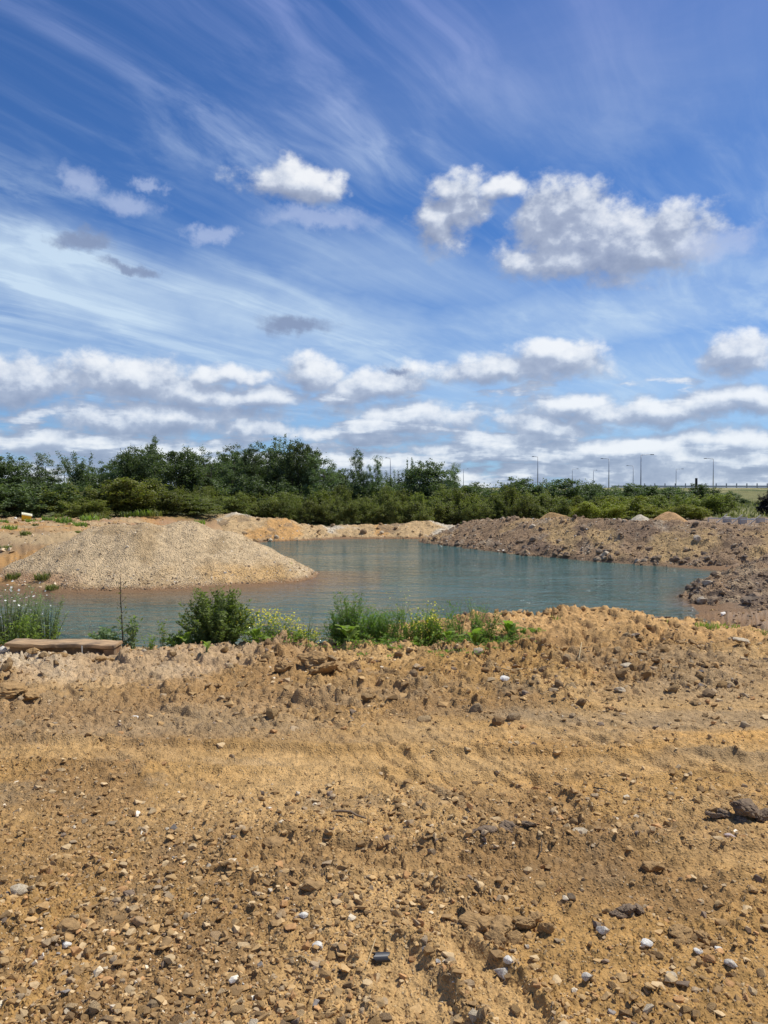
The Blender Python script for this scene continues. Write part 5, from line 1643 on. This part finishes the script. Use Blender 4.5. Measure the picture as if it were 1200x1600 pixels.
def dock(px, py, n, Lpx, Y, seed, lab, mat=None):
    x, _, z = at_y(px, py, Y); z = gz(x, Y)
    r = np.random.RandomState(seed)
    root = link('dock_plant', None, None, (x, Y, z), label=lab, category='plant', group='broad leaved dock plants')
    mb = MB(); mb.tube([(0, 0, 0), (0, 0, .05)], [.012, .006], 5); link('stem', mb.mesh('stem', M_STEM), root)
    for k_ in range(n):
        a = 6.28 * k_ / n + r.uniform(-.3, .3); L = Lpx * Y / FPX * r.uniform(.7, 1.2)
        link('leaf', LM[k_ % 3], root, (.01 * math.cos(a), .01 * math.sin(a), .02 + .012 * k_), (0, -r.uniform(.1, .9), a), L)


dock(402, 1006, 0 + 8, 20, 8.1, 1, 'broad leaved dock under the yellow flowers')
dock(545, 1005, 9, 26, 8.1, 2, 'broad leaved dock at the foot of the feathery weeds')
dock(700, 1002, 7, 20, 8.15, 3, 'broad leaved dock between feathery weeds and clay ridge')
dock(742, 1000, 9, 24, 8.2, 4, 'broad leaved dock at the lower corner of the clay ridge')
dock(796, 985, 9, 24, 8.5, 5, 'broad leaved dock highest on the clay ridge flank')
dock(290, 1008, 8, 20, 8.1, 6, 'broad leaved dock at the foot of the dense bush')
dock(323, 1030, 5, 12, 7.4, 7, 'small grey green seedling alone on the pale bank')
for q, (px, py, w, sd, lab) in enumerate([(1185, 993, 46, 51, 'bright grass tuft at the right end of the bank top'), (1105, 984, 34, 52, 'small weed tuft where the bank meets the cove'), (1045, 992, 22, 53, 'tiny weed tuft on the end of the clay ridge'), (870, 985, 22, 54, 'tiny weed tuft on the clay ridge flank'), (1140, 982, 30, 55, 'small weed tuft beside the cove mud')]):
    x, _, _ = at_y(px, py, 9.2)
    root = link('grass_tuft', grass_tuft_mesh('grass_tuft', 160 if w > 30 else 60, w * 9.2 / FPX * .55, .09 if w > 30 else .05, .006, sd, M_L_NEAR), None, (x, 9.2, gz(x, 9.2) - .01), label=lab, category='grass')

# weeds dotted over the left shore
GL = 'weed tufts dotted over the left shore'
tm = [grass_tuft_mesh('weed_tuft', 130, .45, .42, .045, 900 + k, M_L_BRAM if k % 2 else M_L_NEAR, .7) for k in range(4)]
spots = [(20, 880, 1.2), (14, 858, 1.1), (40, 862, .8), (66, 882, 1.3), (80, 886, 1.0), (30, 900, .7), (75, 826, .9), (82, 822, .7), (98, 828, 1.2), (106, 826, .9), (125, 832, 1), (140, 822, 1.3), (150, 818, 1.3), (158, 814, 1.2), (163, 820, .9),
         (47, 823, .7), (60, 824, .7), (5, 826, .8), (92, 817, .7), (110, 848, .7), (122, 860, .5), (8, 868, .8), (55, 850, .5), (212, 858, .4), (130, 806, 1.2), (200, 808, 1.2), (225, 806, 1.2), (242, 806, 1.1), (310, 812, 1)]
spots.sort(key=lambda t: t[0])
TL = [ORD('green weed tuft on the sandy left shore') for _ in spots]
for q, (px, py, s_) in enumerate(spots):
    x, y = at_z(px, py, -.35 if py < 840 else -0.9)
    y = min(y, 50); x = (px - 600) / FPX * y
    z = gz(x, y)
    o = link('weed_tuft', tm[q % 4], None, (x, y, z - .02), (0, 0, q), s_ * .8 * (y / 40), label=TL[q], category='weed', group=GL)
for q, (px, py) in enumerate([(463, 893), (456, 889), (447, 881), (470, 897)]):
    x, y, z = at_y(px, py, 29.7)
    o = link('shore_weed', tm[q % 4], None, (x, y, max(WZ, z - .12)), (0, 0, q), .5, label=ORD('small weed tuft on the tip of the gravel heap'), category='weed', group='weeds on the tip of the gravel heap')

# rough grass beyond the barriers and under the scrub
V_, a_, b_, t_, _ = blades(9000, 1, 1, .5, 1, 77)
q = np.random.RandomState(5)
n_ = 9000
gx_ = q.uniform(14, 62, n_); gy_ = q.uniform(56, 120, n_)
gzv = ground(gx_, gy_)
Vr = V_.reshape(n_, 5, 3).copy()
c0 = (Vr[:, 0] + Vr[:, 1]) / 2; Vr -= c0[:, None, :] * np.array([1, 1, 0])
wv_ = Vr * np.array([.35, .35, .40])
side = (Vr[:, 1] - Vr[:, 0]); 
wv_[:, 0] = -side * .04; wv_[:, 1] = side * .04; wv_[:, 2] = wv_[:, 4] * .5 + side * .04; wv_[:, 3] = wv_[:, 4] * .5 - side * .04
wv_ += np.stack([gx_, gy_, gzv], 1)[:, None, :]
link('rough_grass', mesh_np('rough_grass', wv_.reshape(-1, 3), [a_, b_], M_GRASS, {'tint': t_}), None, kind='stuff', label='rough pale grass between the scrub and the embankment', category='grass')
